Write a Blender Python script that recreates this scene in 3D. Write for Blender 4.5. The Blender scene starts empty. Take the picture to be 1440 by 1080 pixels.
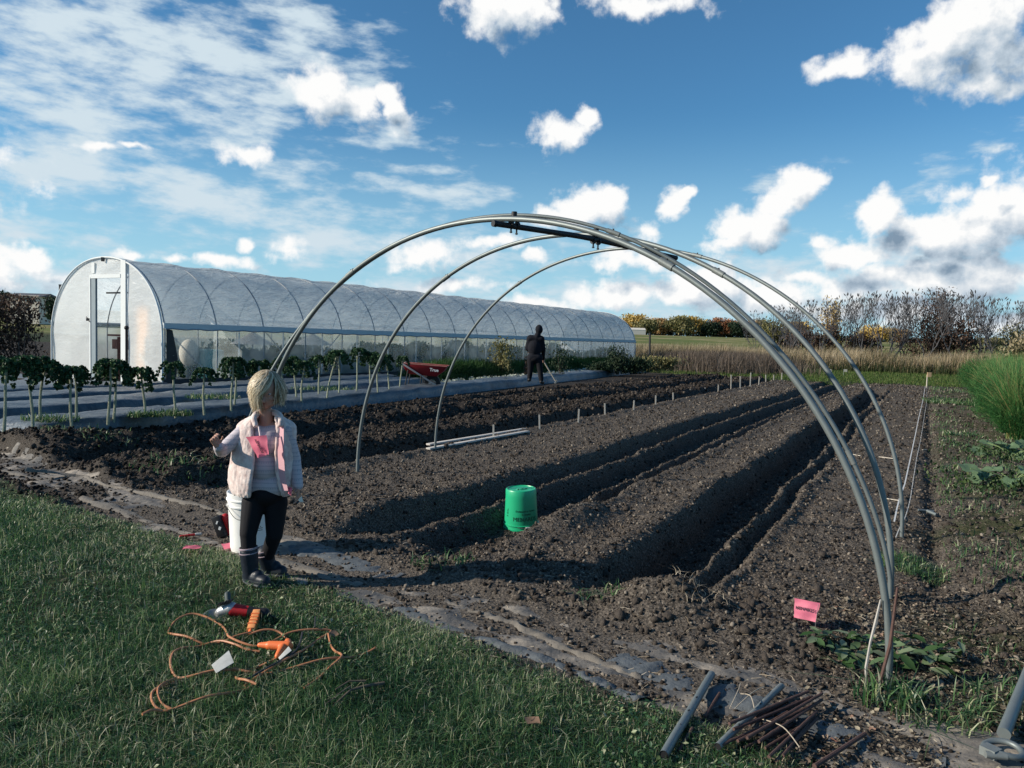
import bpy, bmesh, math, random
import numpy as np
from mathutils import Vector, Matrix
random.seed(7); RNG=np.random.default_rng(11)
SC=bpy.context.scene
COL=SC.collection
SC.cycles.max_bounces=5; SC.cycles.diffuse_bounces=3; SC.cycles.glossy_bounces=3; SC.cycles.transmission_bounces=4; SC.cycles.transparent_max_bounces=10
R=math.radians
pi=math.pi
# ------------------------------------------------------------------ camera model (photo is 1440 wide)
F=1047.; CH=1.4; PITCH=R(3.5); ROLL=R(1.75)
cp_,sp_=math.cos(PITCH),math.sin(PITCH); cr_,sr_=math.cos(ROLL),math.sin(ROLL)
def ray(px,py):
    x=(px-720)/F; y=-(py-540)/F
    x2=cr_*x-sr_*y; y2=sr_*x+cr_*y
    return np.array([x2,cp_+sp_*y2,-sp_+cp_*y2])
def at(px,py,z=0.):
    r=ray(px,py); t=(z-CH)/r[2]; return Vector((r[0]*t,r[1]*t,z))
def atY(px,py,Y):
    r=ray(px,py); t=Y/r[1]; return Vector((r[0]*t,Y,CH+r[2]*t))
HD=R(29); UX,UY=math.sin(HD),math.cos(HD); VX,VY=math.cos(HD),-math.sin(HD)
def W(u,v,z=0.): return Vector((u*UX+v*VX,u*UY+v*VY,z))
def uv_(x,y): return x*UX+y*UY, x*VX+y*VY
cam=bpy.data.cameras.new('camera'); co=bpy.data.objects.new('camera',cam); COL.objects.link(co)
right=Vector((cr_,sp_*sr_,cp_*sr_)); up=Vector((-sr_,sp_*cr_,cp_*cr_)); fw=Vector((0,cp_,-sp_))
M4=Matrix.Identity(4)
for i in range(3): M4[i][0]=right[i]; M4[i][1]=up[i]; M4[i][2]=-fw[i]
M4[2][3]=CH
co.matrix_world=M4
cam.sensor_width=36; cam.lens=F/1440*36; cam.clip_start=0.05; cam.clip_end=8000
SC.camera=co
# ------------------------------------------------------------------ numpy noise
def _hash(ix,iy,seed):
    n=(ix.astype(np.int64)*374761393+iy.astype(np.int64)*668265263+seed*1442695041)&0xffffffff
    n=((n^(n>>13))*1274126177)&0xffffffff
    n=(n^(n>>16))&0xffffffff
    return n/4294967295.
def vnoise(x,y,seed=0):
    ix=np.floor(x); iy=np.floor(y); fx=x-ix; fy=y-iy
    fx=fx*fx*fx*(fx*(fx*6-15)+10); fy=fy*fy*fy*(fy*(fy*6-15)+10)
    a=_hash(ix,iy,seed); b=_hash(ix+1,iy,seed); c=_hash(ix,iy+1,seed); d=_hash(ix+1,iy+1,seed)
    return (a+(b-a)*fx)*(1-fy)+(c+(d-c)*fx)*fy
def fbm(x,y,oct=4,seed=0,gain=.5,lac=2.03):
    s=0;a=1;t=0
    for i in range(oct):
        s=s+a*vnoise(x+i*17.3,y-i*9.1,seed+i); t+=a; a*=gain; x=x*lac; y=y*lac
    return s/t-.5
def ss(a,b,x):
    t=np.clip((x-a)/(b-a),0,1); return t*t*(3-2*t)
# ------------------------------------------------------------------ terrain
ROWEND=34.
def bound_grass(v): return 2.60-0.125*v      # lawn edge
def zones(x,y):
    u,v=uv_(x,y)
    wob=fbm(u*.9,v*.9,3,5)*.22
    lawn=1-ss(-.10,.10,u-(bound_grass(v)+wob))
    lawn=lawn*(1-ss(-.5,-.1,v+0.0))           # lawn is left of the bed corner
    farend=ss(ROWEND-.4,ROWEND+.6,u+fbm(u*.3,v*.3,3,8)*5.0-np.where(v<-6,-2.5+(-6-v)*.6,0)*0)
    rightv=ss(.0,.35,v+fbm(u*.8,v*.8,3,9)*.5)
    litter=ss(-.5,.1,v+fbm(u,v,3,12)*.5)*(1-ss(4.2,5.2,u))
    left=ss(-9.6,-9.2,v)                      # 1 in tilled ground
    soil=(1-lawn)*(1-farend)*left
    return u,v,lawn,farend,rightv,litter,soil
def height(x,y,parts=False):
    x=np.asarray(x,float); y=np.asarray(y,float)
    u,v,lawn,farend,rightv,litter,soil=zones(x,y)
    r=np.hypot(x,y)
    z=np.zeros_like(x)
    uf=(1-ss(ROWEND-1.5,ROWEND,u))
    wv=v+fbm(u*.55,v*.55,3,21)*.16+fbm(u*2.2,v*2.2,3,31)*.12+fbm(u*8,v*8,2,33)*.035
    # right-hand trench
    n2=ss(3.75,4.35,u+fbm(v*3,u*1.5,2,3)*.3)*uf*(1-ss(28,31,u))
    t2=ss(-1.74,-1.60,wv)*(1-ss(-1.24,-1.10,wv))
    prof=-.255*t2+ -.075*np.exp(-((wv+1.03)/.05)**2)+ .055*np.exp(-((wv+1.12)/.045)**2)*ss(3.5,5,u)+.03*np.exp(-((wv+.93)/.05)**2)
    prof=prof+.03*np.exp(-((wv+1.82)/.09)**2)
    z=z+prof*n2
    # middle trench with spoil ridges on its floor
    n1=ss(3.75,4.6,u+fbm(v*3,u*1.5,2,4)*.4)*uf
    t1=ss(-3.62,-3.48,wv)*(1-ss(-2.54,-2.38,wv))
    prof=-.235*t1+.05*t1*(1-ss(-3.2,-3.1,wv))+.135*np.exp(-((wv+3.25)/.075)**2)*(.75+.25*ss(5.2,6.2,u))+.16*np.exp(-((wv+2.72)/.065)**2)*ss(5.5,6.3,u)+.05*t1*ss(-2.68,-2.6,wv)
    prof=prof+.035*np.exp(-((wv+3.72)/.1)**2)+.03*np.exp(-((wv+2.36)/.07)**2)
    z=z+prof*n1
    # furrow left of the stakes and the rough beds beyond it
    n0=ss(3.9,5.4,u)*uf
    t0=ss(-6.0,-5.82,wv)*(1-ss(-5.50,-5.30,wv))
    z=z+(-.19*t0+.05*np.exp(-((wv+6.15)/.14)**2)+.04*np.exp(-((wv+5.2)/.1)**2))*n0
    tm=ss(-7.75,-7.5,wv)*(1-ss(-7.2,-6.98,wv))
    z=z+(-.15*tm+.06*np.exp(-((wv+8.0)/.22)**2))*ss(3.8,4.8,u)*uf
    tn=ss(-9.15,-9.0,wv)*(1-ss(-8.75,-8.55,wv))
    z=z+(-.08*tn)*ss(4.2,4.8,u)*uf
    # end mounds where the trenches were dug out
    def mound(uu,vv,ru,rv,h): return h*np.exp(-(((u-uu)/ru)**2+((v-vv)/rv)**2))
    z=z+mound(3.75,-1.12,.20,.28,.17)+mound(3.72,-.55,.16,.2,.06)+mound(4.0,-2.15,.5,.35,.06)+mound(4.6,-3.75,.6,.4,.05)+mound(4.6,-8.4,.7,.9,.22)+mound(4.6,-6.6,.5,.6,.10)+mound(5.2,-2.28,.45,.16,.10)
    # roughness
    rough=ss(-5.6,-6.0,v)*.72+.24
    rough=np.where(v>0.1,.18+.62*ss(.2,.6,v)*(1-ss(9,20,u)*.6),rough)
    clod=np.abs(fbm(x*5.5,y*5.5,3,41))*.20+fbm(x*2.1,y*2.1,3,43)*.12
    clod=clod+np.abs(fbm(x*17,y*17,2,45))*.045
    fine=np.abs(fbm(x*26,y*26,2,44))*.022+fbm(x*75,y*75,2,47)*.011+fbm(x*9,y*9,2,46)*.02
    near=1-ss(15,40,r)
    z=z+soil*(clod*rough+fine*(.3+.7*near)*1.0)
    # lawn undulation, right-hand dug strip
    z=z+lawn*(fbm(x*1.3,y*1.3,3,51)*.05+.015)+rightv*soil*.10*fbm(u*1.4,v*1.4,3,55)
    z=z+rightv*soil*(.10*np.exp(-((v-1.0)/.35)**2)*ss(4,5.5,u)*(1-ss(8.3,9.2,u)))
    z=z-.05*np.exp(-((v-.12)/.07)**2)*ss(4.6,5.4,u)*uf
    # sunken, level walkway of cloth
    pu=2.92-.127*v
    w=(1-ss(.20,.38,np.abs(u-pu)))*(1-ss(.2,.6,v))
    z=z*(1-w*.85)+w*(-.012+.02*fbm(u*2,v*2,2,61))
    # level ground under the plastic rows and tunnel
    far=ss(60,420,y)
    z=z+far*5.5*(1-.0*x)+ss(420,2500,r)*10+ss(70,300,-x)*6*ss(60,200,r)
    return z
def hz(x,y): return float(height(np.array([x]),np.array([y]))[0])
# ------------------------------------------------------------------ materials
def new_mat(name):
    m=bpy.data.materials.new(name); m.use_nodes=True
    return m,m.node_tree,m.node_tree.nodes['Principled BSDF']
def rgba(c): return (c[0],c[1],c[2],1)
def mat(name,col,rough=.7,metal=0,var=.25,scale=8,bump=0,bscale=40,spec=.3,sub=0,trans=0,emit=None,coat=0,detail=4):
    m,nt,b=new_mat(name); N=nt.nodes; L=nt.links
    tc=N.new('ShaderNodeTexCoord'); no=N.new('ShaderNodeTexNoise'); no.inputs['Scale'].default_value=scale; no.inputs['Detail'].default_value=detail
    L.new(tc.outputs['Object'],no.inputs['Vector'])
    mx=N.new('ShaderNodeMix'); mx.data_type='RGBA'
    mx.inputs[6].default_value=rgba([c*(1-var) for c in col]); mx.inputs[7].default_value=rgba([min(1,c*(1+var)) for c in col])
    L.new(no.outputs['Fac'],mx.inputs[0]); L.new(mx.outputs[2],b.inputs['Base Color'])
    b.inputs['Roughness'].default_value=rough; b.inputs['Metallic'].default_value=metal; b.inputs['Specular IOR Level'].default_value=spec
    if coat: b.inputs['Coat Weight'].default_value=coat
    if bump:
        n2=N.new('ShaderNodeTexNoise'); n2.inputs['Scale'].default_value=bscale; n2.inputs['Detail'].default_value=5
        L.new(tc.outputs['Object'],n2.inputs['Vector'])
        bp=N.new('ShaderNodeBump'); bp.inputs['Strength'].default_value=1; bp.inputs['Distance'].default_value=bump
        L.new(n2.outputs['Fac'],bp.inputs['Height']); L.new(bp.outputs['Normal'],b.inputs['Normal'])
    if trans:
        tr=N.new('ShaderNodeBsdfTranslucent'); L.new(mx.outputs[2],tr.inputs['Color'])
        ms=N.new('ShaderNodeMixShader'); ms.inputs[0].default_value=trans
        L.new(b.outputs[0],ms.inputs[1]); L.new(tr.outputs[0],ms.inputs[2]); L.new(ms.outputs[0],N['Material Output'].inputs[0])
    return m
def ramp_mat(name,stops,attr='rnd',rough=.6,trans=.3,spec=.25,metal=0):
    """colour picked per blade / leaf / clod from a stored random number"""
    m,nt,b=new_mat(name); N=nt.nodes; L=nt.links
    a=N.new('ShaderNodeAttribute'); a.attribute_name=attr
    r=N.new('ShaderNodeValToRGB'); e=r.color_ramp.elements
    while len(e)<len(stops): e.new(.5)
    for i,(p,c) in enumerate(stops): e[i].position=p; e[i].color=rgba(c)
    L.new(a.outputs['Fac'],r.inputs[0]); L.new(r.outputs[0],b.inputs['Base Color'])
    b.inputs['Roughness'].default_value=rough; b.inputs['Specular IOR Level'].default_value=spec; b.inputs['Metallic'].default_value=metal
    if trans:
        tr=N.new('ShaderNodeBsdfTranslucent'); L.new(r.outputs[0],tr.inputs['Color'])
        ms=N.new('ShaderNodeMixShader'); ms.inputs[0].default_value=trans
        L.new(b.outputs[0],ms.inputs[1]); L.new(tr.outputs[0],ms.inputs[2]); L.new(ms.outputs[0],N['Material Output'].inputs[0])
    return m
# ------------------------------------------------------------------ object helpers
def tag(o,label=None,cat=None,group=None,kind=None):
    if label: o['label']=label
    if cat: o['category']=cat
    if group: o['group']=group
    if kind: o['kind']=kind
    return o
def empty(name,loc,label,cat,group=None,rz=0):
    o=bpy.data.objects.new(name,None); COL.objects.link(o); o.location=loc; o.rotation_euler=(0,0,rz); o.empty_display_size=.1
    return tag(o,label,cat,group)
def link(name,me,m,parent=None,smooth=True,world=True):
    if m is not None and not me.materials: me.materials.append(m)
    if smooth:
        me.polygons.foreach_set('use_smooth',np.ones(len(me.polygons),bool))
    o=bpy.data.objects.new(name,me); COL.objects.link(o)
    if parent is not None:
        o.parent=parent
        if world:
            P=Vector(parent.location); 
            if parent.parent: P=P+Vector(parent.parent.location)
            me.transform(Matrix.Translation(-P))
    return o
def npmesh(name,V,Fq,attr=None,attrname='rnd'):
    """V (n,3); Fq (m,k) fixed-size faces"""
    me=bpy.data.meshes.new(name); V=np.ascontiguousarray(V,np.float32); Fq=np.ascontiguousarray(Fq,np.int32)
    me.vertices.add(len(V)); me.vertices.foreach_set('co',V.ravel())
    k=Fq.shape[1]; me.loops.add(Fq.size); me.loops.foreach_set('vertex_index',Fq.ravel())
    me.polygons.add(len(Fq)); me.polygons.foreach_set('loop_start',np.arange(0,Fq.size,k,dtype=np.int32))
    try: me.polygons.foreach_set('loop_total',np.full(len(Fq),k,np.int32))
    except Exception: pass
    me.update(calc_edges=True); me.validate()
    if attr is not None:
        for nm,ar in (attr.items() if isinstance(attr,dict) else [(attrname,attr)]):
            A=me.attributes.new(nm,'FLOAT','POINT'); A.data.foreach_set('value',np.ascontiguousarray(ar,np.float32))
    return me
class MB:
    def __init__(s): s.v=[]; s.f=[]; s.m=[]; s.mi=0
    def add(s,vs,fs):
        b=len(s.v); s.v+= [tuple(p) for p in vs]; s.f+=[tuple(i+b for i in f) for f in fs]; s.m+=[s.mi]*len(fs); return s
    def box(s,c,d,rot=None,M=None):
        x,y,z=[q/2 for q in d]; vs=[Vector((a*x,b*y,e*z)) for a in(-1,1) for b in(-1,1) for e in(-1,1)]
        if rot: 
            Mr=Matrix.Rotation(rot[2],3,'Z')@Matrix.Rotation(rot[1],3,'Y')@Matrix.Rotation(rot[0],3,'X'); vs=[Mr@p for p in vs]
        if M is not None: vs=[M@p for p in vs]
        vs=[p+Vector(c) for p in vs]
        return s.add(vs,[(0,1,3,2),(4,6,7,5),(0,4,5,1),(2,3,7,6),(0,2,6,4),(1,5,7,3)])
    def beam(s,a,b,w,h,upv=(0,0,1)):
        a=Vector(a);b=Vector(b);t=(b-a).normalized(); sd=t.cross(Vector(upv)).normalized(); u=sd.cross(t)
        vs=[p+sd*(i*w/2)+u*(j*h/2) for p in(a,b) for i,j in((-1,-1),(1,-1),(1,1),(-1,1))]
        return s.add(vs,[(0,3,2,1),(4,5,6,7),(0,1,5,4),(1,2,6,5),(2,3,7,6),(3,0,4,7)])
    def tube(s,pts,r,n=8,caps=True,closed=False):
        pts=[Vector(p) for p in pts]; k=len(pts); rs=r if hasattr(r,'__len__') else [r]*k
        vs=[];nrm=None
        for i,p in enumerate(pts):
            if closed: t=(pts[(i+1)%k]-pts[i-1])
            else: t=(pts[min(i+1,k-1)]-pts[max(i-1,0)])
            if t.length<1e-9: t=Vector((0,0,1))
            t.normalize()
            if nrm is None:
                a=Vector((0,0,1)) if abs(t.z)<.9 else Vector((1,0,0)); nrm=t.cross(a).normalized()
            nrm=(nrm-t*nrm.dot(t)).normalized(); bi=t.cross(nrm)
            for j in range(n):
                an=2*pi*j/n; vs.append(p+(nrm*math.cos(an)+bi*math.sin(an))*rs[i])
        fs=[]
        for i in range(k if closed else k-1):
            for j in range(n):
                a=i*n+j;b=i*n+(j+1)%n; c=((i+1)%k)*n; fs.append((a,b,c+(j+1)%n,c+j))
        if caps and not closed: fs.append(tuple(range(n-1,-1,-1))); fs.append(tuple((k-1)*n+j for j in range(n)))
        return s.add(vs,fs)
    def lathe(s,prof,c=(0,0,0),n=32,M=None,cap0=False,cap1=False):
        vs=[];fs=[]
        for (r,z) in prof:
            for j in range(n):
                a=2*pi*j/n; p=Vector((r*math.cos(a),r*math.sin(a),z)); p=(M@p if M is not None else p)+Vector(c); vs.append(p)
        for i in range(len(prof)-1):
            for j in range(n): a=i*n+j;b=i*n+(j+1)%n; fs.append((a,b,b+n,a+n))
        if cap0: fs.append(tuple(range(n-1,-1,-1)))
        if cap1: fs.append(tuple((len(prof)-1)*n+j for j in range(n)))
        return s.add(vs,fs)
    def ball(s,c,r,n=10,m=7,M=None):
        if not hasattr(r,'__len__'): r=(r,r,r)
        vs=[];fs=[]
        for i in range(m+1):
            th=pi*i/m
            for j in range(n):
                a=2*pi*j/n; p=Vector((r[0]*math.sin(th)*math.cos(a),r[1]*math.sin(th)*math.sin(a),r[2]*math.cos(th)))
                if M is not None: p=M@p
                vs.append(p+Vector(c))
        for i in range(m):
            for j in range(n): a=i*n+j;b=i*n+(j+1)%n; fs.append((a,a+n,b+n,b))
        return s.add(vs,fs)
    def capsule(s,a,ra,b,rb,n=16):
        a=Vector(a);b=Vector(b);t=b-a; L=t.length
        if L<1e-6: return s.ball(a,ra)
        t/=L; ax=Vector((0,0,1)) if abs(t.z)<.9 else Vector((1,0,0)); e1=t.cross(ax).normalized(); e2=t.cross(e1)
        rings=[]
        for k in range(5): th=-pi/2+pi/2*k/4; rings.append((a+t*(ra*math.sin(th)),max(1e-4,ra*math.cos(th))))
        for k in range(5): th=pi/2*k/4; rings.append((b+t*(rb*math.sin(th)),max(1e-4,rb*math.cos(th))))
        vs=[];fs=[]
        for c,r in rings:
            for j in range(n): an=2*pi*j/n; vs.append(c+(e1*math.cos(an)+e2*math.sin(an))*r)
        for i in range(9):
            for j in range(n): p=i*n+j;q=i*n+(j+1)%n; fs.append((p,q,q+n,p+n))
        fs.append(tuple(range(n-1,-1,-1))); fs.append(tuple(9*n+j for j in range(n)))
        return s.add(vs,fs)
    def mesh(s,name,mats=None):
        me=bpy.data.meshes.new(name); me.from_pydata(s.v,[],s.f)
        if mats:
            for m in mats: me.materials.append(m)
            if len(mats)>1: me.polygons.foreach_set('material_index',s.m)
        me.update(); return me
    def build(s,name,m,parent=None,smooth=True,world=True,bevel=0,attr=None):
        me=s.mesh(name,m if isinstance(m,list) else [m])
        if bevel:
            bm=bmesh.new(); bm.from_mesh(me); bmesh.ops.recalc_face_normals(bm,faces=bm.faces)
            ed=[e for e in bm.edges if len(e.link_faces)==2 and e.calc_face_angle(0)>.5]
            bmesh.ops.bevel(bm,geom=ed,offset=bevel,segments=2,affect='EDGES',profile=.6); bm.to_mesh(me); bm.free()
        o=link(name,me,None,parent,False,world)
        if smooth: smooth_by_angle(me,40)
        return o
def smooth_by_angle(me,deg):
    me.polygons.foreach_set('use_smooth',np.ones(len(me.polygons),bool))
    bm=bmesh.new(); bm.from_mesh(me)
    for e in bm.edges:
        if len(e.link_faces)!=2 or e.calc_face_angle(0)>R(deg): e.smooth=False
    bm.to_mesh(me); bm.free()
def copy_tree(o,parent=None):
    c=o.copy(); COL.objects.link(c); c.parent=parent
    for ch in list(o.children): copy_tree(ch,c)
    return c
def remesh(mb,voxel,smooth_it=6,fac=.6,tmp='tmp'):
    me=mb.mesh(tmp); bm=bmesh.new(); bm.from_mesh(me); bmesh.ops.recalc_face_normals(bm,faces=bm.faces); bm.to_mesh(me); bm.free()
    o=bpy.data.objects.new(tmp,me); COL.objects.link(o)
    r=o.modifiers.new('r','REMESH'); r.mode='VOXEL'; r.voxel_size=voxel
    if smooth_it:
        s=o.modifiers.new('s','SMOOTH'); s.iterations=smooth_it; s.factor=fac
    dg=bpy.context.evaluated_depsgraph_get(); dg.update()
    out=bpy.data.meshes.new_from_object(o.evaluated_get(dg)); bpy.data.objects.remove(o); out.materials.clear()
    return out
def text_mesh(s,size,ext=.0004,align='CENTER',bold=0):
    c=bpy.data.curves.new('txt','FONT'); c.body=s; c.size=size; c.extrude=ext; c.align_x=align; c.align_y='CENTER'; c.offset=bold; c.resolution_u=2
    o=bpy.data.objects.new('txt',c); COL.objects.link(o); dg=bpy.context.evaluated_depsgraph_get(); dg.update()
    me=bpy.data.meshes.new_from_object(o.evaluated_get(dg)); bpy.data.objects.remove(o); me.materials.clear()
    return me
def spline(pts,n=8,closed=False):
    P=[Vector(p) for p in pts]; k=len(P); out=[]
    rng=range(k if closed else k-1)
    for i in rng:
        p0=P[i-1] if (closed or i>0) else P[0]; p1=P[i]; p2=P[(i+1)%k]; p3=P[(i+2)%k] if (closed or i+2<k) else P[-1]
        for j in range(n):
            t=j/n; out.append(.5*((2*p1)+(p2-p0)*t+(2*p0-5*p1+4*p2-p3)*t*t+(3*p1-p0-3*p2+p3)*t**3))
    if not closed: out.append(P[-1])
    return out
# big numpy scatters ------------------------------------------------
def blades(name,x,y,z,h,w,m,lean=.5,seed=1,label=None,cat=None,kind='stuff',curl=.6,parent=None,rnd=None,az=None):
    rg=np.random.default_rng(seed); n=len(x)
    h=h*np.ones(n); w=w*np.ones(n)
    a=rg.uniform(0,2*pi,n) if az is None else az+rg.normal(0,.7,n)
    le=np.abs(rg.normal(0,lean,n)); tw=rg.uniform(0,pi,n)
    dx,dy=np.cos(a),np.sin(a); sx,sy=np.cos(tw),np.sin(tw)
    V=np.zeros((n,7,3))
    for k,(t,ww) in enumerate([(0,1),(.4,.9),(.75,.6)]):
        bend=le*t+curl*le*t*t; hx=h*t/np.sqrt(1+bend*bend*.8)
        cx=x+dx*h*bend*.75*t; cy=y+dy*h*bend*.75*t
        V[:,2*k,0]=cx-sx*w*ww/2; V[:,2*k,1]=cy-sy*w*ww/2; V[:,2*k+1,0]=cx+sx*w*ww/2; V[:,2*k+1,1]=cy+sy*w*ww/2
        V[:,2*k,2]=V[:,2*k+1,2]=z+hx
    bend=le+curl*le
    V[:,6,0]=x+dx*h*bend*.75; V[:,6,1]=y+dy*h*bend*.75; V[:,6,2]=z+h/np.sqrt(1+bend*bend*.8)
    b=(np.arange(n)*7)[:,None]
    Fq=np.concatenate([b+np.array([0,1,3,2]),b+np.array([2,3,5,4]),b+np.array([4,5,6,6])]) if False else None
    T=np.concatenate([b+np.array(t) for t in([0,1,3],[0,3,2],[2,3,5],[2,5,4],[4,5,6])])
    rr=rg.uniform(0,1,n) if rnd is None else rnd
    me=npmesh(name,V.reshape(-1,3),T,np.repeat(rr,7))
    o=link(name,me,m,parent,False)
    if label or kind: tag(o,label,cat,None,kind)
    return o
def scatter(name,bv,bf,P,S,m,seed=1,tilt=pi,label=None,cat=None,kind='stuff',parent=None,rnd=None,smooth=False,jit=.0,rot=None):
    rg=np.random.default_rng(seed); n=len(P); bv=np.asarray(bv,float); k=len(bv)
    if np.ndim(S)==1: S=np.repeat(np.asarray(S)[:,None],3,1)
    a=rg.uniform(0,2*pi,n); b=rg.uniform(-tilt,tilt,n); c=rg.uniform(-tilt,tilt,n)
    if rot is not None: a,b,c=rot
    ca,sa,cb,sb,cc,sc=np.cos(a),np.sin(a),np.cos(b),np.sin(b),np.cos(c),np.sin(c)
    Mx=np.stack([np.stack([ca*cb,ca*sb*sc-sa*cc,ca*sb*cc+sa*sc],1),np.stack([sa*cb,sa*sb*sc+ca*cc,sa*sb*cc-ca*sc],1),np.stack([-sb,cb*sc,cb*cc],1)],1)
    L=bv[None]*S[:,None,:]
    if jit: L=L*(1+rg.uniform(-jit,jit,(n,k,1)))
    V=np.einsum('nij,nkj->nki',Mx,L)+np.asarray(P)[:,None,:]
    bf=np.asarray(bf); Fq=(np.arange(n)*k)[:,None,None]+bf[None]
    rr=rg.uniform(0,1,n) if rnd is None else rnd
    me=npmesh(name,V.reshape(-1,3),Fq.reshape(-1,bf.shape[1]),np.repeat(rr,k))
    o=link(name,me,m,parent,smooth)
    if label or kind: tag(o,label,cat,None,kind)
    return o
t_=(1+5**.5)/2
ICO_V=np.array([(-1,t_,0),(1,t_,0),(-1,-t_,0),(1,-t_,0),(0,-1,t_),(0,1,t_),(0,-1,-t_),(0,1,-t_),(t_,0,-1),(t_,0,1),(-t_,0,-1),(-t_,0,1)])/math.hypot(1,t_)
ICO_F=[(0,11,5),(0,5,1),(0,1,7),(0,7,10),(0,10,11),(1,5,9),(5,11,4),(11,10,2),(10,7,6),(7,1,8),(3,9,4),(3,4,2),(3,2,6),(3,6,8),(3,8,9),(4,9,5),(2,4,11),(6,2,10),(8,6,7),(9,8,1)]
LEAF_V=[(-.5,0,0),(0,-.28,.05),(0,.28,.05),(.5,0,-.03),(.1,0,-.04)]; LEAF_F=[(0,1,4),(0,4,2),(1,3,4),(4,3,2)]
CRUMP_V=[(-.5,-.1,.1),(-.1,-.4,.0),(.3,-.3,.15),(.5,.05,0),(.2,.4,.12),(-.25,.35,-.02),(0,0,-.1)]; CRUMP_F=[(0,1,6),(1,2,6),(2,3,6),(3,4,6),(4,5,6),(5,0,6)]
EXPO=0.38; SKY_STR=.095; SKY_TINT=(.47,.85,1.01); HORIZ=(.33,.54,.66)
CIRRUS=(.49,.58,.64); CL0=(.17,.24,.32); CL1=(.40,.47,.54); CL2=(.76,.76,.755)
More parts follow.
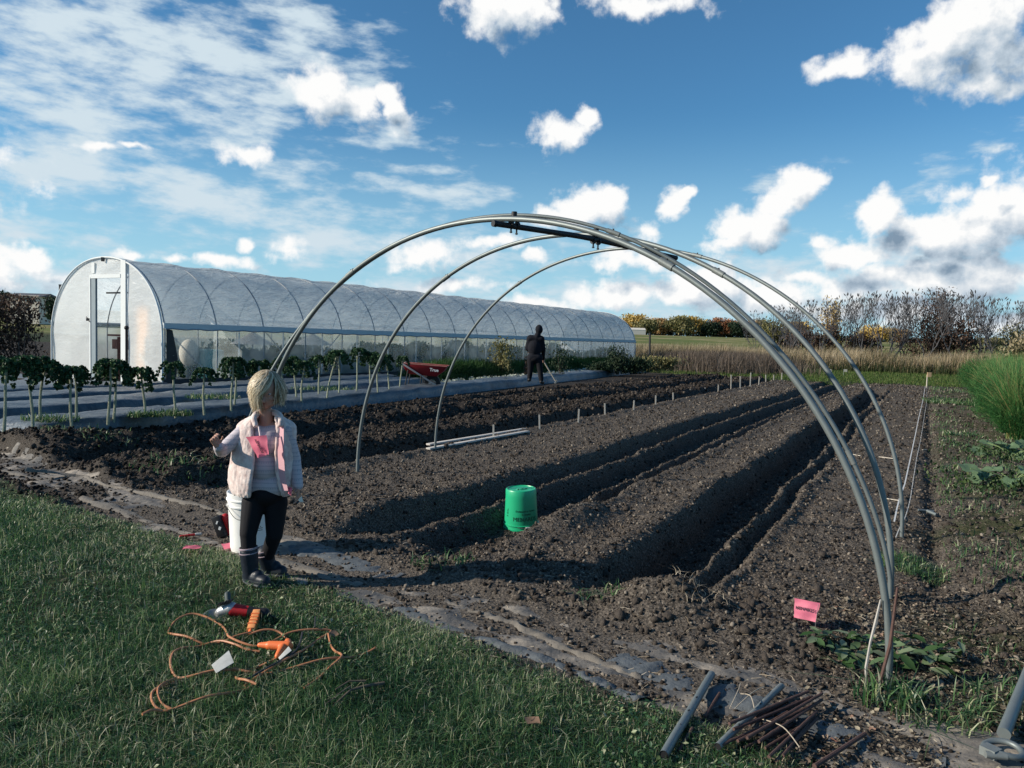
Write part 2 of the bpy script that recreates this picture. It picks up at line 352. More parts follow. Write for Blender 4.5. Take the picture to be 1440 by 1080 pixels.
# ------------------------------------------------------------------ light and sky
SUN_EL=R(25); SUN_AZ=R(-99)      # azimuth clockwise from +Y
SD=Vector((math.sin(SUN_AZ)*math.cos(SUN_EL),math.cos(SUN_AZ)*math.cos(SUN_EL),math.sin(SUN_EL)))
sl=bpy.data.lights.new('sun','SUN'); sl.energy=5.0; sl.angle=R(.53); sl.color=(1,.90,.76)
so=bpy.data.objects.new('sun',sl); COL.objects.link(so); so.rotation_euler=(-SD).to_track_quat('-Z','Y').to_euler()
SC.view_settings.view_transform='Standard'; SC.view_settings.look='None'; SC.view_settings.gamma=1; SC.view_settings.exposure=EXPO
w=bpy.data.worlds.new('World'); SC.world=w; w.use_nodes=True
def build_sky():
    nt=w.node_tree; N=nt.nodes; L=nt.links; N.clear()
    out=N.new('ShaderNodeOutputWorld'); bg=N.new('ShaderNodeBackground'); L.new(bg.outputs[0],out.inputs[0]); bg.inputs[1].default_value=SKY_STR
    sky=N.new('ShaderNodeTexSky'); sky.sky_type='NISHITA'; sky.sun_disc=False; sky.sun_elevation=SUN_EL; sky.sun_rotation=SUN_AZ%(2*pi)
    sky.air_density=1.0; sky.dust_density=.35; sky.ozone_density=2.6; sky.altitude=100
    def azel(px,py):
        r=ray(px,py); r=r/np.linalg.norm(r); return math.atan2(r[0],r[1]),math.asin(r[2])
    def math_(nt,op,a,b=None,c=None,clamp=False):
        n=nt.nodes.new('ShaderNodeMath'); n.operation=op; n.use_clamp=clamp
        for i,q in enumerate((a,b,c)):
            if q is None: continue
            if isinstance(q,(int,float)): n.inputs[i].default_value=q
            else: nt.links.new(q,n.inputs[i])
        return n.outputs[0]
    def group(name,blobs,warp,fb,fscale,stretch=1,rot=0,flat=0):
        g=bpy.data.node_groups.new(name,'ShaderNodeTree')
        g.interface.new_socket('P',in_out='INPUT',socket_type='NodeSocketVector'); g.interface.new_socket('D',in_out='OUTPUT',socket_type='NodeSocketFloat')
        gi=g.nodes.new('NodeGroupInput'); go=g.nodes.new('NodeGroupOutput'); P=gi.outputs[0]
        def noise(vec,sc,det,rough=.55):
            n=g.nodes.new('ShaderNodeTexNoise'); n.inputs['Scale'].default_value=sc; n.inputs['Detail'].default_value=det; n.inputs['Roughness'].default_value=rough; g.links.new(vec,n.inputs['Vector']); return n
        def vm(op,a,b=None,s=None):
            n=g.nodes.new('ShaderNodeVectorMath'); n.operation=op; 
            for i,q in enumerate((a,b)):
                if q is None: continue
                if isinstance(q,tuple): n.inputs[i].default_value=q
                else: g.links.new(q,n.inputs[i])
            if s is not None: n.inputs['Scale'].default_value=s
            return n
        Q=P
        for sc,am in warp:
            n=noise(P,sc,3); d=vm('SUBTRACT',n.outputs['Color'],(.5,.5,.5)); s=vm('SCALE',d.outputs[0],None,am); Q=vm('ADD',Q,s.outputs[0]).outputs[0]
        cur=None; Q0=Q
        for (px,py,rx,ry,an,st) in blobs:
            if cur is not None:      # evaluate the clouds one after another
                k=g.nodes.new('ShaderNodeVectorMath'); k.operation='MULTIPLY_ADD'; g.links.new(cur,k.inputs[0]); k.inputs[1].default_value=(1e-7,1e-7,1e-7); g.links.new(Q0,k.inputs[2]); Q=k.outputs[0]
            a,e=azel(px,py)
            mp=g.nodes.new('ShaderNodeMapping'); mp.vector_type='TEXTURE'
            mp.inputs['Location'].default_value=(a,e,0); mp.inputs['Rotation'].default_value=(0,0,R(an)); mp.inputs['Scale'].default_value=(rx/F,ry/F,1)
            g.links.new(Q,mp.inputs[0]); ln=vm('LENGTH',mp.outputs[0])
            v=math_(g,'MULTIPLY_ADD',ln.outputs['Value'],-st,st)
            cur=v if cur is None else math_(g,'MAXIMUM',cur,v)
        mp=g.nodes.new('ShaderNodeMapping'); mp.inputs['Rotation'].default_value=(0,0,R(rot)); mp.inputs['Scale'].default_value=(1,stretch,1); g.links.new(P,mp.inputs[0])
        n=noise(mp.outputs[0],fscale,10,.575); f=math_(g,'SUBTRACT',n.outputs['Fac'],.5)
        D=math_(g,'MULTIPLY_ADD',f,fb,cur)
        g.links.new(D,go.inputs[0]); return g
    cum=[ # px,py,rx,ry,rot(deg ccw),strength : heaped clouds
     (790,182,46,34,20,.9),(820,163,20,17,0,.9),
     (820,292,58,34,0,1),(850,278,30,26,0,1),(775,305,35,18,0,.8),
     (950,282,27,26,30,.9),(968,268,18,14,0,.9),
     (1050,325,62,38,20,1),(1105,280,62,30,25,1),(1030,345,48,18,0,1),(1140,262,30,16,10,.8),
     (1335,60,90,50,15,1),(1290,90,55,28,0,.8),(1400,85,60,45,0,.8),(1370,25,60,40,0,.9),(1190,88,62,18,5,.75),(1405,118,20,16,0,.7),
     (705,12,85,34,-8,.9),(760,18,34,30,0,.7),(900,4,120,17,0,.6),
     (1240,300,40,32,30,1),(1280,320,45,30,0,1),(1350,325,80,42,0,1),(1415,300,50,42,0,1),(1310,345,80,26,0,1),
     (1200,370,60,26,0,1),(1260,395,120,26,0,1),(1380,390,90,34,0,1),(1130,390,45,14,0,.7),
     (560,155,34,30,-30,1),(500,140,55,34,-10,.9),(450,120,50,40,0,.8),(545,135,22,20,0,.9),
     (340,213,42,20,0,.75),(140,207,36,9,0,.7),(190,210,30,6,0,.6),
     (25,360,48,24,0,.8),(55,350,14,10,0,.7),(-20,390,60,40,0,.8),
     (310,362,40,15,0,.8),(250,360,28,10,0,.7),(190,358,24,9,0,.7),(130,392,60,8,0,.5),(400,350,30,16,0,.6),(350,340,14,9,0,.7),
     (600,360,60,26,0,.8),(700,345,50,14,0,.7),(755,362,22,14,0,.9),(905,330,30,22,0,.5),(1160,345,24,11,0,.5),(880,370,70,22,0,.6),
     (870,415,90,22,0,.9),(1000,400,90,30,0,.9),(960,410,60,28,0,1),(1070,415,80,24,0,.9),(760,425,80,16,0,.7),(640,400,90,12,0,.5),(1440,455,200,22,0,.6),(1250,440,180,22,0,.7),
     (1330,268,26,16,30,.5),(1395,248,12,7,0,.5),
     (-300,200,220,80,0,.8),(1700,250,200,90,0,.9),(1650,80,90,50,0,.8)]
    cir=[ (150,55,330,95,-12,1.0),(330,100,260,70,-12,1.),(60,130,200,45,-10,.8),(430,60,120,60,-30,.8),(300,140,170,30,-6,.8),
     (200,245,300,50,-3,1.),(60,235,170,30,0,.8),(330,290,260,38,-6,.9),(600,270,120,22,4,.75),(560,235,70,8,0,.5),(520,340,300,45,-3,.75),(1090,252,70,10,4,.5),
     (820,425,520,34,0,.9),(60,330,140,26,0,.5),(60,400,260,40,0,.75),(1290,400,340,60,0,.8),(690,330,120,26,0,.5),(30,175,70,16,-10,.7),(1300,262,90,16,30,.45),
     (-350,150,300,150,0,.9),(1800,420,400,60,0,.9)]
    gc=group('heaped_clouds',cum,[(9,.050),(30,.020)],1.9,26)
    gs=group('sheet_clouds',cir,[(3,.07),(14,.015)],4.2,13,2.8,14)
    geo=N.new('ShaderNodeTexCoord'); sx=N.new('ShaderNodeSeparateXYZ'); L.new(geo.outputs['Generated'],sx.inputs[0])
    az=math_(nt,'ARCTAN2',sx.outputs[0],sx.outputs[1]); el=math_(nt,'ARCSINE',sx.outputs[2])
    cb=N.new('ShaderNodeCombineXYZ'); L.new(az,cb.inputs[0]); L.new(el,cb.inputs[1]); P=cb.outputs[0]
    def inst(g,vec):
        n=N.new('ShaderNodeGroup'); n.node_tree=g; L.new(vec,n.inputs[0]); return n.outputs[0]
    def off(dx,dy):
        n=N.new('ShaderNodeVectorMath'); n.operation='ADD'; n.inputs[1].default_value=(dx,dy,0); L.new(P,n.inputs[0]); return n.outputs[0]
    def sstep(a,b,x):
        n=N.new('ShaderNodeMapRange'); n.interpolation_type='SMOOTHSTEP'; n.inputs[1].default_value=a; n.inputs[2].default_value=b; L.new(x,n.inputs[0]); return n.outputs[0]
    D0=inst(gc,P); D1=inst(gc,off(-.018,.032)); S0=inst(gs,P)
    # sunlit shading: how much cloud lies between this point and the sun
    thick=math_(nt,'MULTIPLY',D1,.85); t2=math_(nt,'MULTIPLY',math_(nt,'SUBTRACT',D0,D1),.35)
    lit=math_(nt,'ADD',math_(nt,'SUBTRACT',1.0,math_(nt,'MAXIMUM',thick,0)),t2,clamp=True)
    ac=sstep(-.03,.50,D0); asx=math_(nt,'MULTIPLY',sstep(-.15,1.10,S0),1.0)
    tint=N.new('ShaderNodeMix'); tint.data_type='RGBA'; tint.blend_type='MULTIPLY'; tint.inputs[0].default_value=1; L.new(sky.outputs[0],tint.inputs[6]); tint.inputs[7].default_value=rgba(SKY_TINT)
    hf=N.new('ShaderNodeMapRange'); hf.interpolation_type='SMOOTHSTEP'; hf.inputs[1].default_value=.30; hf.inputs[2].default_value=-.02; hf.inputs[3].default_value=0; hf.inputs[4].default_value=.85; L.new(el,hf.inputs[0])
    m0=N.new('ShaderNodeMix'); m0.data_type='RGBA'; L.new(hf.outputs[0],m0.inputs[0]); L.new(tint.outputs[2],m0.inputs[6]); m0.inputs[7].default_value=rgba([c/SKY_STR for c in HORIZ])
    m1=N.new('ShaderNodeMix'); m1.data_type='RGBA'; L.new(asx,m1.inputs[0]); L.new(m0.outputs[2],m1.inputs[6]); m1.inputs[7].default_value=rgba([c/SKY_STR for c in CIRRUS])
    cc=N.new('ShaderNodeValToRGB'); e=cc.color_ramp.elements; e[0].position=0; e[0].color=rgba(CL0); e[1].position=1; e[1].color=rgba(CL2); q=e.new(.45); q.color=rgba(CL1)
    L.new(lit,cc.inputs[0])
    sc=N.new('ShaderNodeVectorMath'); sc.operation='SCALE'; sc.inputs['Scale'].default_value=1/SKY_STR; L.new(cc.outputs[0],sc.inputs[0])
    m2=N.new('ShaderNodeMix'); m2.data_type='RGBA'; L.new(ac,m2.inputs[0]); L.new(m1.outputs[2],m2.inputs[6]); L.new(sc.outputs[0],m2.inputs[7])
    L.new(m2.outputs[2],bg.inputs[0])
w.cycles.sampling_method='MANUAL'; w.cycles.sample_map_resolution=256
build_sky()
# ------------------------------------------------------------------ ground sheet
def build_ground():
    ang=np.concatenate([np.arange(-50,50,.125),np.arange(50,310,4.)]); ang=np.radians(ang)
    rr=[.35]; 
    while rr[-1]<1.6: rr.append(rr[-1]*1.06)
    while rr[-1]<42: rr.append(rr[-1]*1.0062)
    while rr[-1]<4200: rr.append(rr[-1]*1.035)
    rr=np.array(rr); na=len(ang); nr=len(rr)
    Rg,A=np.meshgrid(rr,ang,indexing='ij'); x=Rg*np.sin(A); y=Rg*np.cos(A)
    z=height(x,y); u,v,lawn,farend,rightv,litter,soil=zones(x,y)
    V=np.stack([x.ravel(),y.ravel(),z.ravel()],1); V=np.concatenate([V,[[0,0,hz(.01,.01)]]])
    i=np.arange(nr-1)[:,None]; j=np.arange(na)[None]; j2=(j+1)%na
    Fq=np.stack([i*na+j,i*na+j2,(i+1)*na+j2,(i+1)*na+j],-1).reshape(-1,4)[:,::-1]
    pv,pu=v,2.92-.127*v
    dust=np.exp(-((u-pu-.12)/.34)**2)*(1-ss(-.4,.2,v))*ss(-9.5,-8,v)*.75
    moist=ss(-5.5,-6.2,v)*.75+(1-ss(-.26,-.06,z))*.5*soil
    fieldm=ss(95,120,y+fbm(x*.01,y*.01,2,70)*40)
    grassy=np.clip(lawn+farend*(1-fieldm),0,1)
    weedy=rightv*soil
    farl=(1-ss(-9.6,-9.2,v))*(1-farend)
    def pad(a): return np.concatenate([a.ravel(),[0]])
    # centre fan
    cen=len(V)-1; 
    me=npmesh('ground',V,Fq,dict(grassy=pad(grassy),dust=pad(np.clip(dust,0,1)),moist=pad(np.clip(moist,0,1)),field=pad(fieldm),weedy=pad(weedy),litter=pad(litter)))
    m,nt,b=new_mat('ground'); N=nt.nodes; L=nt.links
    geo=N.new('ShaderNodeNewGeometry'); Pw=geo.outputs['Position']
    def noise(sc,det=4,ro=.6,vec=None):
        n=N.new('ShaderNodeTexNoise'); n.inputs['Scale'].default_value=sc; n.inputs['Detail'].default_value=det; n.inputs['Roughness'].default_value=ro; L.new(vec or Pw,n.inputs['Vector']); return n.outputs['Fac']
    def ramp(f,st):
        r=N.new('ShaderNodeValToRGB'); e=r.color_ramp.elements
        while len(e)<len(st): e.new(.5)
        for k,(p,c) in enumerate(st): e[k].position=p; e[k].color=rgba(c)
        L.new(f,r.inputs[0]); return r.outputs[0]
    def mixc(f,a,b_):
        mx=N.new('ShaderNodeMix'); mx.data_type='RGBA'; L.new(f,mx.inputs[0]); L.new(a,mx.inputs[6]); L.new(b_,mx.inputs[7]); return mx.outputs[2]
    def attr(n): a=N.new('ShaderNodeAttribute'); a.attribute_name=n; return a.outputs['Fac']
    def mth(op,a,b_):
        n=N.new('ShaderNodeMath'); n.operation=op; n.use_clamp=True
        for k,q in enumerate((a,b_)):
            if isinstance(q,(int,float)): n.inputs[k].default_value=q
            else: L.new(q,n.inputs[k])
        return n.outputs[0]
    fine=noise(70,6,.75); mid=noise(6,5,.6); big=noise(.8,4,.6)
    dry=ramp(fine,[(.30,(.015,.013,.011)),(.46,(.066,.056,.046)),(.58,(.17,.143,.117)),(.70,(.42,.37,.30))])
    wet=ramp(fine,[(.35,(.009,.008,.008)),(.55,(.028,.023,.020)),(.75,(.10,.083,.068))])
    c=mixc(mth('ADD',attr('moist'),mth('MULTIPLY',mth('SUBTRACT',mid,.5),1.1)),dry,wet)
    du=ramp(noise(35,5,.7),[(.3,(.085,.074,.062)),(.7,(.19,.165,.14))])
    c=mixc(mth('MULTIPLY',attr('dust'),mth('MULTIPLY',mid,1.3)),c,du)
    we=ramp(noise(22,5,.7),[(.35,(.030,.040,.018)),(.5,(.05,.055,.028)),(.7,(.10,.09,.05))])
    c=mixc(mth('MULTIPLY',attr('weedy'),mth('MULTIPLY',mth('SUBTRACT',big,.42),6)),c,we)
    gr=ramp(noise(9,6,.7),[(.3,(.016,.024,.012)),(.55,(.040,.055,.026)),(.75,(.11,.10,.06))])
    c=mixc(attr('grassy'),c,gr)
    fr=ramp(noise(.035,4,.6),[(.35,(.10,.13,.035)),(.5,(.14,.15,.05)),(.62,(.30,.25,.13)),(.8,(.12,.15,.04))])
    c=mixc(attr('field'),c,fr)
    L.new(c,b.inputs['Base Color']); b.inputs['Roughness'].default_value=.95; b.inputs['Specular IOR Level'].default_value=.12
    vo=N.new('ShaderNodeTexVoronoi'); vo.inputs['Scale'].default_value=48; L.new(Pw,vo.inputs['Vector'])
    hsum=mth('ADD',mth('MULTIPLY',fine,.7),mth('MULTIPLY',vo.outputs['Distance'],.5))
    bp=N.new('ShaderNodeBump'); bp.inputs['Distance'].default_value=.02; bp.inputs['Strength'].default_value=1; L.new(hsum,bp.inputs['Height']); L.new(bp.outputs['Normal'],b.inputs['Normal'])
    o=link('ground',me,m); tag(o,'tilled dark garden soil, lawn and distant field under everything','ground',None,'structure')
build_ground()
# cloth walkway: a real strip of ground fabric, partly buried
def build_path():
    vs=np.arange(-9.4,.75,.03); ts=np.arange(-.36,.37,.03)
    Vv,T=np.meshgrid(vs,ts,indexing='ij'); uu=2.92-.127*Vv+T*(1+.3*fbm(Vv*1.5,T*0+3,3,71)); 
    x=uu*UX+Vv*VX; y=uu*UY+Vv*VY
    z=height(x,y)
    # the cloth bridges the small lumps and sits a little above them, soil lies over it in patches
    k=9; zz=np.apply_along_axis(lambda a:np.convolve(np.pad(a,(k//2,k//2),'edge'),np.ones(k)/k,'valid'),0,z)
    edge=1-ss(.26,.36,np.abs(T))
    z=zz+.002+fbm(x*2.2,y*2.2,3,72)*.045*edge-.03*ss(.28,.36,np.abs(T))+.012*np.exp(-((T-.19)/.03)**2)+.010*np.exp(-((T+.12)/.04)**2)-.022*ss(.0,.18,fbm(x*1.6,y*1.6,4,77))
    n,mn=Vv.shape; i=np.arange(n-1)[:,None]; j=np.arange(mn-1)[None]
    Fq=np.stack([i*mn+j,i*mn+j+1,(i+1)*mn+j+1,(i+1)*mn+j],-1).reshape(-1,4)
    me=npmesh('path',np.stack([x.ravel(),y.ravel(),z.ravel()],1),Fq)
    m,nt,b=new_mat('ground_cloth'); N=nt.nodes; L=nt.links
    geo=N.new('ShaderNodeNewGeometry')
    n1=N.new('ShaderNodeTexNoise'); n1.inputs['Scale'].default_value=3.2; n1.inputs['Detail'].default_value=9; n1.inputs['Roughness'].default_value=.74; L.new(geo.outputs['Position'],n1.inputs['Vector'])
    r=N.new('ShaderNodeValToRGB'); e=r.color_ramp.elements; e[0].position=.36; e[0].color=(.035,.040,.046,1); e[1].position=.62; e[1].color=(.30,.26,.21,1); q=e.new(.49); q.color=(.12,.11,.098,1)
    L.new(n1.outputs['Fac'],r.inputs[0]); L.new(r.outputs[0],b.inputs['Base Color']); b.inputs['Roughness'].default_value=.8
    n2=N.new('ShaderNodeTexNoise'); n2.inputs['Scale'].default_value=40; n2.inputs['Detail'].default_value=5; L.new(geo.outputs['Position'],n2.inputs['Vector'])
    bp=N.new('ShaderNodeBump'); bp.inputs['Distance'].default_value=.006; L.new(n2.outputs['Fac'],bp.inputs['Height']); L.new(bp.outputs['Normal'],b.inputs['Normal'])
    tag(link('path',me,m),'strip of dusty ground cloth between the lawn and the ends of the beds','path',None,'structure')
build_path()
def build_edging():
    def strip(P,w0,col,lab,sd):
        pts=[]; 
        for px,py in P:
            p=at(px,py,0)
            for _ in range(3): p=at(px,py,hz(p.x,p.y))
            pts.append(p)
        Q=spline(pts,24); V=[];Fq=[]
        for i,p in enumerate(Q):
            t=(Q[min(i+1,len(Q)-1)]-Q[max(i-1,0)]); t.z=0; t.normalize(); sd_=Vector((-t.y,t.x,0)); w_=w0*(.35+.8*vnoise(np.array([i*.11]),np.array([sd*3.]),4)[0]+.5*vnoise(np.array([i*.6]),np.array([sd*5.]),9)[0])
            off=.018*(vnoise(np.array([i*.2]),np.array([sd*7.]),5)[0]-.5)*2
            for k,(a,z) in enumerate(((-1,-.016),(-.7,.003),(-.1,.007),(.5,.002),(1,-.016))):
                q=p+sd_*(a*w_/2+off); V.append((q.x,q.y,hz(q.x,q.y)*.5+p.z*.5+z+.022*(vnoise(np.array([i*.31]),np.array([k*.9+sd]),6)[0]-.5)+.02*(vnoise(np.array([i*.07]),np.array([sd*3.3]),8)[0]-.55)))
        n=len(Q); Fq=[(5*i+k,5*i+k+1,5*i+6+k,5*i+5+k) for i in range(n-1) for k in range(4)]
        o=link('cloth_fold',npmesh('cloth_fold',np.array(V),np.array(Fq)),col); tag(o,lab,'ground cloth')
    C1=mat('dusty_cloth',(.155,.140,.120),rough=.85,var=.45,scale=9,bump=.006,bscale=40,detail=8); C2=mat('blue_grey_cloth',(.095,.107,.115),rough=.75,var=.6,scale=6,bump=.006,bscale=40,detail=8)
    strip([(0,660),(60,676),(120,700),(200,730),(300,762),(400,792),(510,822)],.11,C1,'long pale folded edge of the ground cloth left of the girl',1)
    strip([(35,640),(110,665),(160,682),(290,712),(330,735)],.05,C1,'short pale cloth edge on the dusty soil left of the white bucket',2)
    strip([(400,765),(450,778),(520,800),(560,812)],.20,C2,'blue grey patch of exposed cloth right of the girl',3)
    strip([(628,845),(690,866),(760,896),(840,930),(905,955)],.07,C1,'pale folded cloth edge left of the near soil heap',4)
    strip([(560,856),(640,885),(760,925),(840,958),(900,985)],.10,C2,'blue grey cloth edge along the lawn below the near soil heap',5)
    strip([(860,925),(960,960),(1060,990),(1180,1030),(1330,1075)],.22,C2,'broad blue grey stretch of cloth behind the rod heap',6)
build_edging()
# ------------------------------------------------------------------ lawn and weeds
def polar_samples(n,r0,r1,a0,a1,seed,p=1.0):
    rg=np.random.default_rng(seed); q=rg.uniform(0,1,n)
    r=r0*(r1/r0)**q if p==1 else (r0**p+(r1**p-r0**p)*q)**(1/p)
    a=np.radians(rg.uniform(a0,a1,n)); return r*np.sin(a),r*np.cos(a)
GR=ramp_mat('grass_blades',[(0,(.013,.043,.020)),(.4,(.036,.105,.040)),(.7,(.11,.20,.07)),(.9,(.30,.35,.18)),(1,(.46,.44,.32))],rough=.42,trans=.38,spec=.4)
def build_lawn():
    x,y=polar_samples(380000,1.9,9.0,-48,24,3,p=.55)
    u,v,lawn,*_=zones(x,y); dens=.05+1.75*(fbm(x*1.3,y*1.3,4,81)+.5)
    k=(np.random.default_rng(4).uniform(0,1,len(x))<np.clip(lawn*1.25-.1,0,1)*dens)
    x,y=x[k],y[k]; z=height(x,y); r=np.hypot(x,y); c=fbm(x*2.2,y*2.2,3,83)
    rg=np.random.default_rng(5); n=len(x)
    edge=ss(-.55,.0,uv_(x,y)[0]-bound_grass(uv_(x,y)[1]))
    h=(.026+.060*rg.uniform(0,1,n)**1.6+.06*np.clip(c,-.2,.4))*(1-.45*edge)*(1+.15*ss(5,9,r))
    w=(.0022+.0014*rg.uniform(0,1,n))*(1+.25*np.maximum(0,r-2.5))
    rnd=np.clip(.42+rg.normal(0,.24,n)+c*.7+edge*.14,0,.93); straw=rg.uniform(0,1,n)<(.06+.14*edge+.12*ss(.08,.2,fbm(x*1.7,y*1.7,3,87))); rnd=np.where(straw,rg.uniform(.93,1,n),rnd)
    blades('grass',x,y,z-.004,h,w,GR,lean=.95,seed=6,label='short green lawn grass in the foreground',cat='grass',rnd=rnd,curl=1.0)
    x,y=polar_samples(30000,1.9,8.0,-48,24,7,p=.55); u,v,lawn,*_=zones(x,y); k=(lawn>.6)&(fbm(x*1.9,y*1.9,3,88)>.03); x,y=x[k],y[k]; n=len(x); S=.010+.016*rg.uniform(0,1,n)
    scatter('clover',LEAF_V,LEAF_F,np.stack([x,y,height(x,y)+.012+.03*rg.uniform(0,1,n)],1),S,GR,seed=8,tilt=.8,label='small broad weeds and clover among the lawn grass',cat='clover')
build_lawn()
def build_weeds():
    # grass and weeds creeping along the right-hand side and among the beds
    x,y=polar_samples(150000,2.2,34,10,42,13,p=.6)
    u,v,lawn,farend,rightv,litter,soil=zones(x,y)
    pat=ss(-.02,.20,fbm(x*.9,y*.9,3,85)+.10*np.exp(-((v-.35)/.3)**2))
    hole=np.exp(-((v-1.0)/.38)**2)*(u<9.3)
    k=(np.random.default_rng(14).uniform(0,1,len(x))<soil*ss(.08,.3,v)*pat*(1-.93*hole)*(v<3.2)*.38*(.3+.7*ss(4.2,5.2,u)))
    x,y=x[k],y[k]; z=height(x,y); r=np.hypot(x,y); rg=np.random.default_rng(15); n=len(x)
    h=(.02+.05*rg.uniform(0,1,n))*(1+r*.03); rnd=np.clip(rg.normal(.55,.25,n),0,1)
    blades('weed_grass',x,y,z,h,.003+.0011*r*.5,GR,lean=.9,seed=16,label='thin grass and weeds along the right edge of the beds',cat='weeds',rnd=rnd)
    # green strip beyond the beds
    x,y=polar_samples(120000,33,64,-4,40,23,p=1.2); u,v,lawn,farend,*_=zones(x,y)
    k=(farend>.3)&(u<53); x,y=x[k],y[k]; z=height(x,y); rg=np.random.default_rng(25); n=len(x); r=np.hypot(x,y)
    blades('meadow_grass',x,y,z,.06+.12*rg.uniform(0,1,n)**2,.018,ramp_mat('meadow',[(0,(.03,.06,.012)),(.5,(.06,.115,.02)),(.85,(.10,.14,.035)),(1,(.2,.18,.08))]),lean=.5,seed=26,label='mown green grass between the beds and the tall dry grass',cat='grass')
    # band of tall dry grass
    x,y=polar_samples(150000,46,66,-8,44,33,p=1); u,v=uv_(x,y)
    du=u-(50+fbm(x*.12,y*.12,2,91)*4-.16*(v+5)); k=(du>0)&(du<9); x,y,du=x[k],y[k],du[k]; n=len(x); rg=np.random.default_rng(35)
    h=(.75+.75*rg.uniform(0,1,n))*(1+.7*fbm(x*.35,y*.35,3,92))*(1-.25*ss(-.25,-.05,(-x/np.hypot(x,y))))
    low=ss(0,1.2,du); h=h*(.35+.65*low)
    rnd=np.where(low<.7,rg.uniform(0,.35,n),np.clip(.4+rg.normal(.2,.22,n)+fbm(x*.3,y*.3,2,93)*.6,0.1,1))
    blades('tall_dry_grass',x,y,height(x,y),h,.026,ramp_mat('dry_grass',[(0,(.025,.045,.012)),(.3,(.06,.07,.025)),(.5,(.20,.15,.085)),(.8,(.36,.29,.18)),(1,(.50,.42,.29))],trans=.35),lean=.25,seed=36,curl=.3,label='band of tall tan dry grass beyond the mown strip',cat='tall grass',rnd=rnd,az=.3)
build_weeds()
def build_soil_scatter():
    x,y=polar_samples(260000,2.3,45,-40,40,43,p=.30)
    u,v,lawn,farend,rightv,litter,soil=zones(x,y); rg=np.random.default_rng(44)
    onpath=np.abs(u-(2.92-.127*v))<.3
    k=(rg.uniform(0,1,len(x))<soil*np.where(onpath,.6,1)*np.where(v<-5.7,1,.75)); x,y=x[k],y[k]; u,v=uv_(x,y); z=height(x,y); n=len(x); r=np.hypot(x,y)
    S=(.0022+.0075*rg.uniform(0,1,n)**4)*(1+.11*r)*np.where(v<-5.7,1.45,1)
    dark=ss(-5.5,-6.1,v)
    S3=S[:,None]*rg.uniform(.6,1.25,(n,3))
    scatter('soil_crumbs',ICO_V,ICO_F,np.stack([x,y,z+S*.25],1),S3,ramp_mat('crumbs',[(0,(.012,.010,.009)),(.45,(.050,.041,.034)),(.8,(.12,.10,.081)),(1,(.22,.19,.155))],rough=.95,trans=0,spec=.1),seed=45,label='loose soil crumbs lying all over the tilled beds',cat='soil',jit=.25,rnd=np.clip(rg.uniform(0,1,n)-.28*dark,0,1))
    # bigger clods, mostly in the rough beds, the dug strip and the end heaps
    x,y=polar_samples(26000,2.6,22,-40,40,143,p=.5); u,v,lawn,farend,rightv,litter,soil=zones(x,y); rg=np.random.default_rng(144)
    heap=np.exp(-(((u-3.85)/.35)**2))*(v>-2.6)*(v<-.3); dug=np.exp(-((v-1.0)/.5)**2)*(u>3.6)*(u<10)
    k=(rg.uniform(0,1,len(x))<soil*np.clip(.05+.42*(v<-5.9)+.55*heap+.5*dug+.25*ss(.05,.2,fbm(x*1.5,y*1.5,3,145)),0,1)*(np.abs(u-(2.92-.127*v))>.3)); x,y=x[k],y[k]; u,v=uv_(x,y); z=height(x,y); n=len(x)
    S=(.007+.022*rg.uniform(0,1,n)**2.6)*(1+.03*np.hypot(x,y))
    m1=scatter('soil_clods',ICO_V,ICO_F,np.stack([x,y,z+S*.2],1),S[:,None]*rg.uniform(.5,1.3,(n,3)),mat('clod_soil',(.050,.041,.034),rough=.95,var=.55,scale=60,bump=.006,bscale=120,detail=8),seed=145,label='larger earth clods lying in the rough beds and heaps',cat='soil',jit=.35)
    # straw and root bits
    x,y=polar_samples(60000,2.2,32,-40,42,53,p=.6); u,v,lawn,farend,rightv,litter,soil=zones(x,y)
    k=rg.uniform(0,1,len(x))<np.clip(soil*(.35+.4*rightv+.5*litter)+.3*lawn,0,1); x,y=x[k],y[k]; n=len(x); z=height(x,y); r=np.hypot(x,y)
    sv=[(-.5,0,0),(-.15,.09,.02),(.2,-.03,.05),(.5,.08,0)]; 
    V=[];
    for (a,b,c) in sv: V+=[(a,b-.03,c),(a,b+.03,c+.012)]
    Fq=[(0,1,3,2),(2,3,5,4),(4,5,7,6)]
    S=(.012+.055*rg.uniform(0,1,n)**2.2); S3=np.stack([S,S*rg.uniform(.4,1,n)+.002*r,S],1)
    scatter('straw_bits',V,Fq,np.stack([x,y,z+.006],1),S3,ramp_mat('straw',[(0,(.12,.09,.06)),(.5,(.30,.24,.16)),(1,(.58,.50,.38))],trans=.15),seed=55,tilt=.35,label='pale straw and root bits strewn over the soil',cat='plant litter')
    # leaf litter lower right
    x,y=polar_samples(26000,2.2,6.5,13,42,63,p=.7); u,v,lawn,farend,rightv,litter,soil=zones(x,y)
    k=(rg.uniform(0,1,len(x))<np.clip(litter*1.4,0,1)*.8*(.35+1.3*(fbm(x*2,y*2,2,64)+.5)))&(lawn<.5); x,y=x[k],y[k]; n=len(x)
    S=.009+.024*rg.uniform(0,1,n)**1.8
    scatter('leaf_litter',CRUMP_V,CRUMP_F,np.stack([x,y,height(x,y)+.008],1),np.stack([S,S*rg.uniform(.4,.9,n),S*1.2],1),ramp_mat('leaf_litter',[(0,(.04,.032,.025)),(.35,(.075,.062,.048)),(.65,(.16,.135,.10)),(.9,(.34,.30,.22)),(1,(.20,.10,.07))],trans=.2),seed=65,tilt=.7,label='dry fallen leaves and chips under the near foot of the front hoop',cat='leaf litter')
build_soil_scatter()
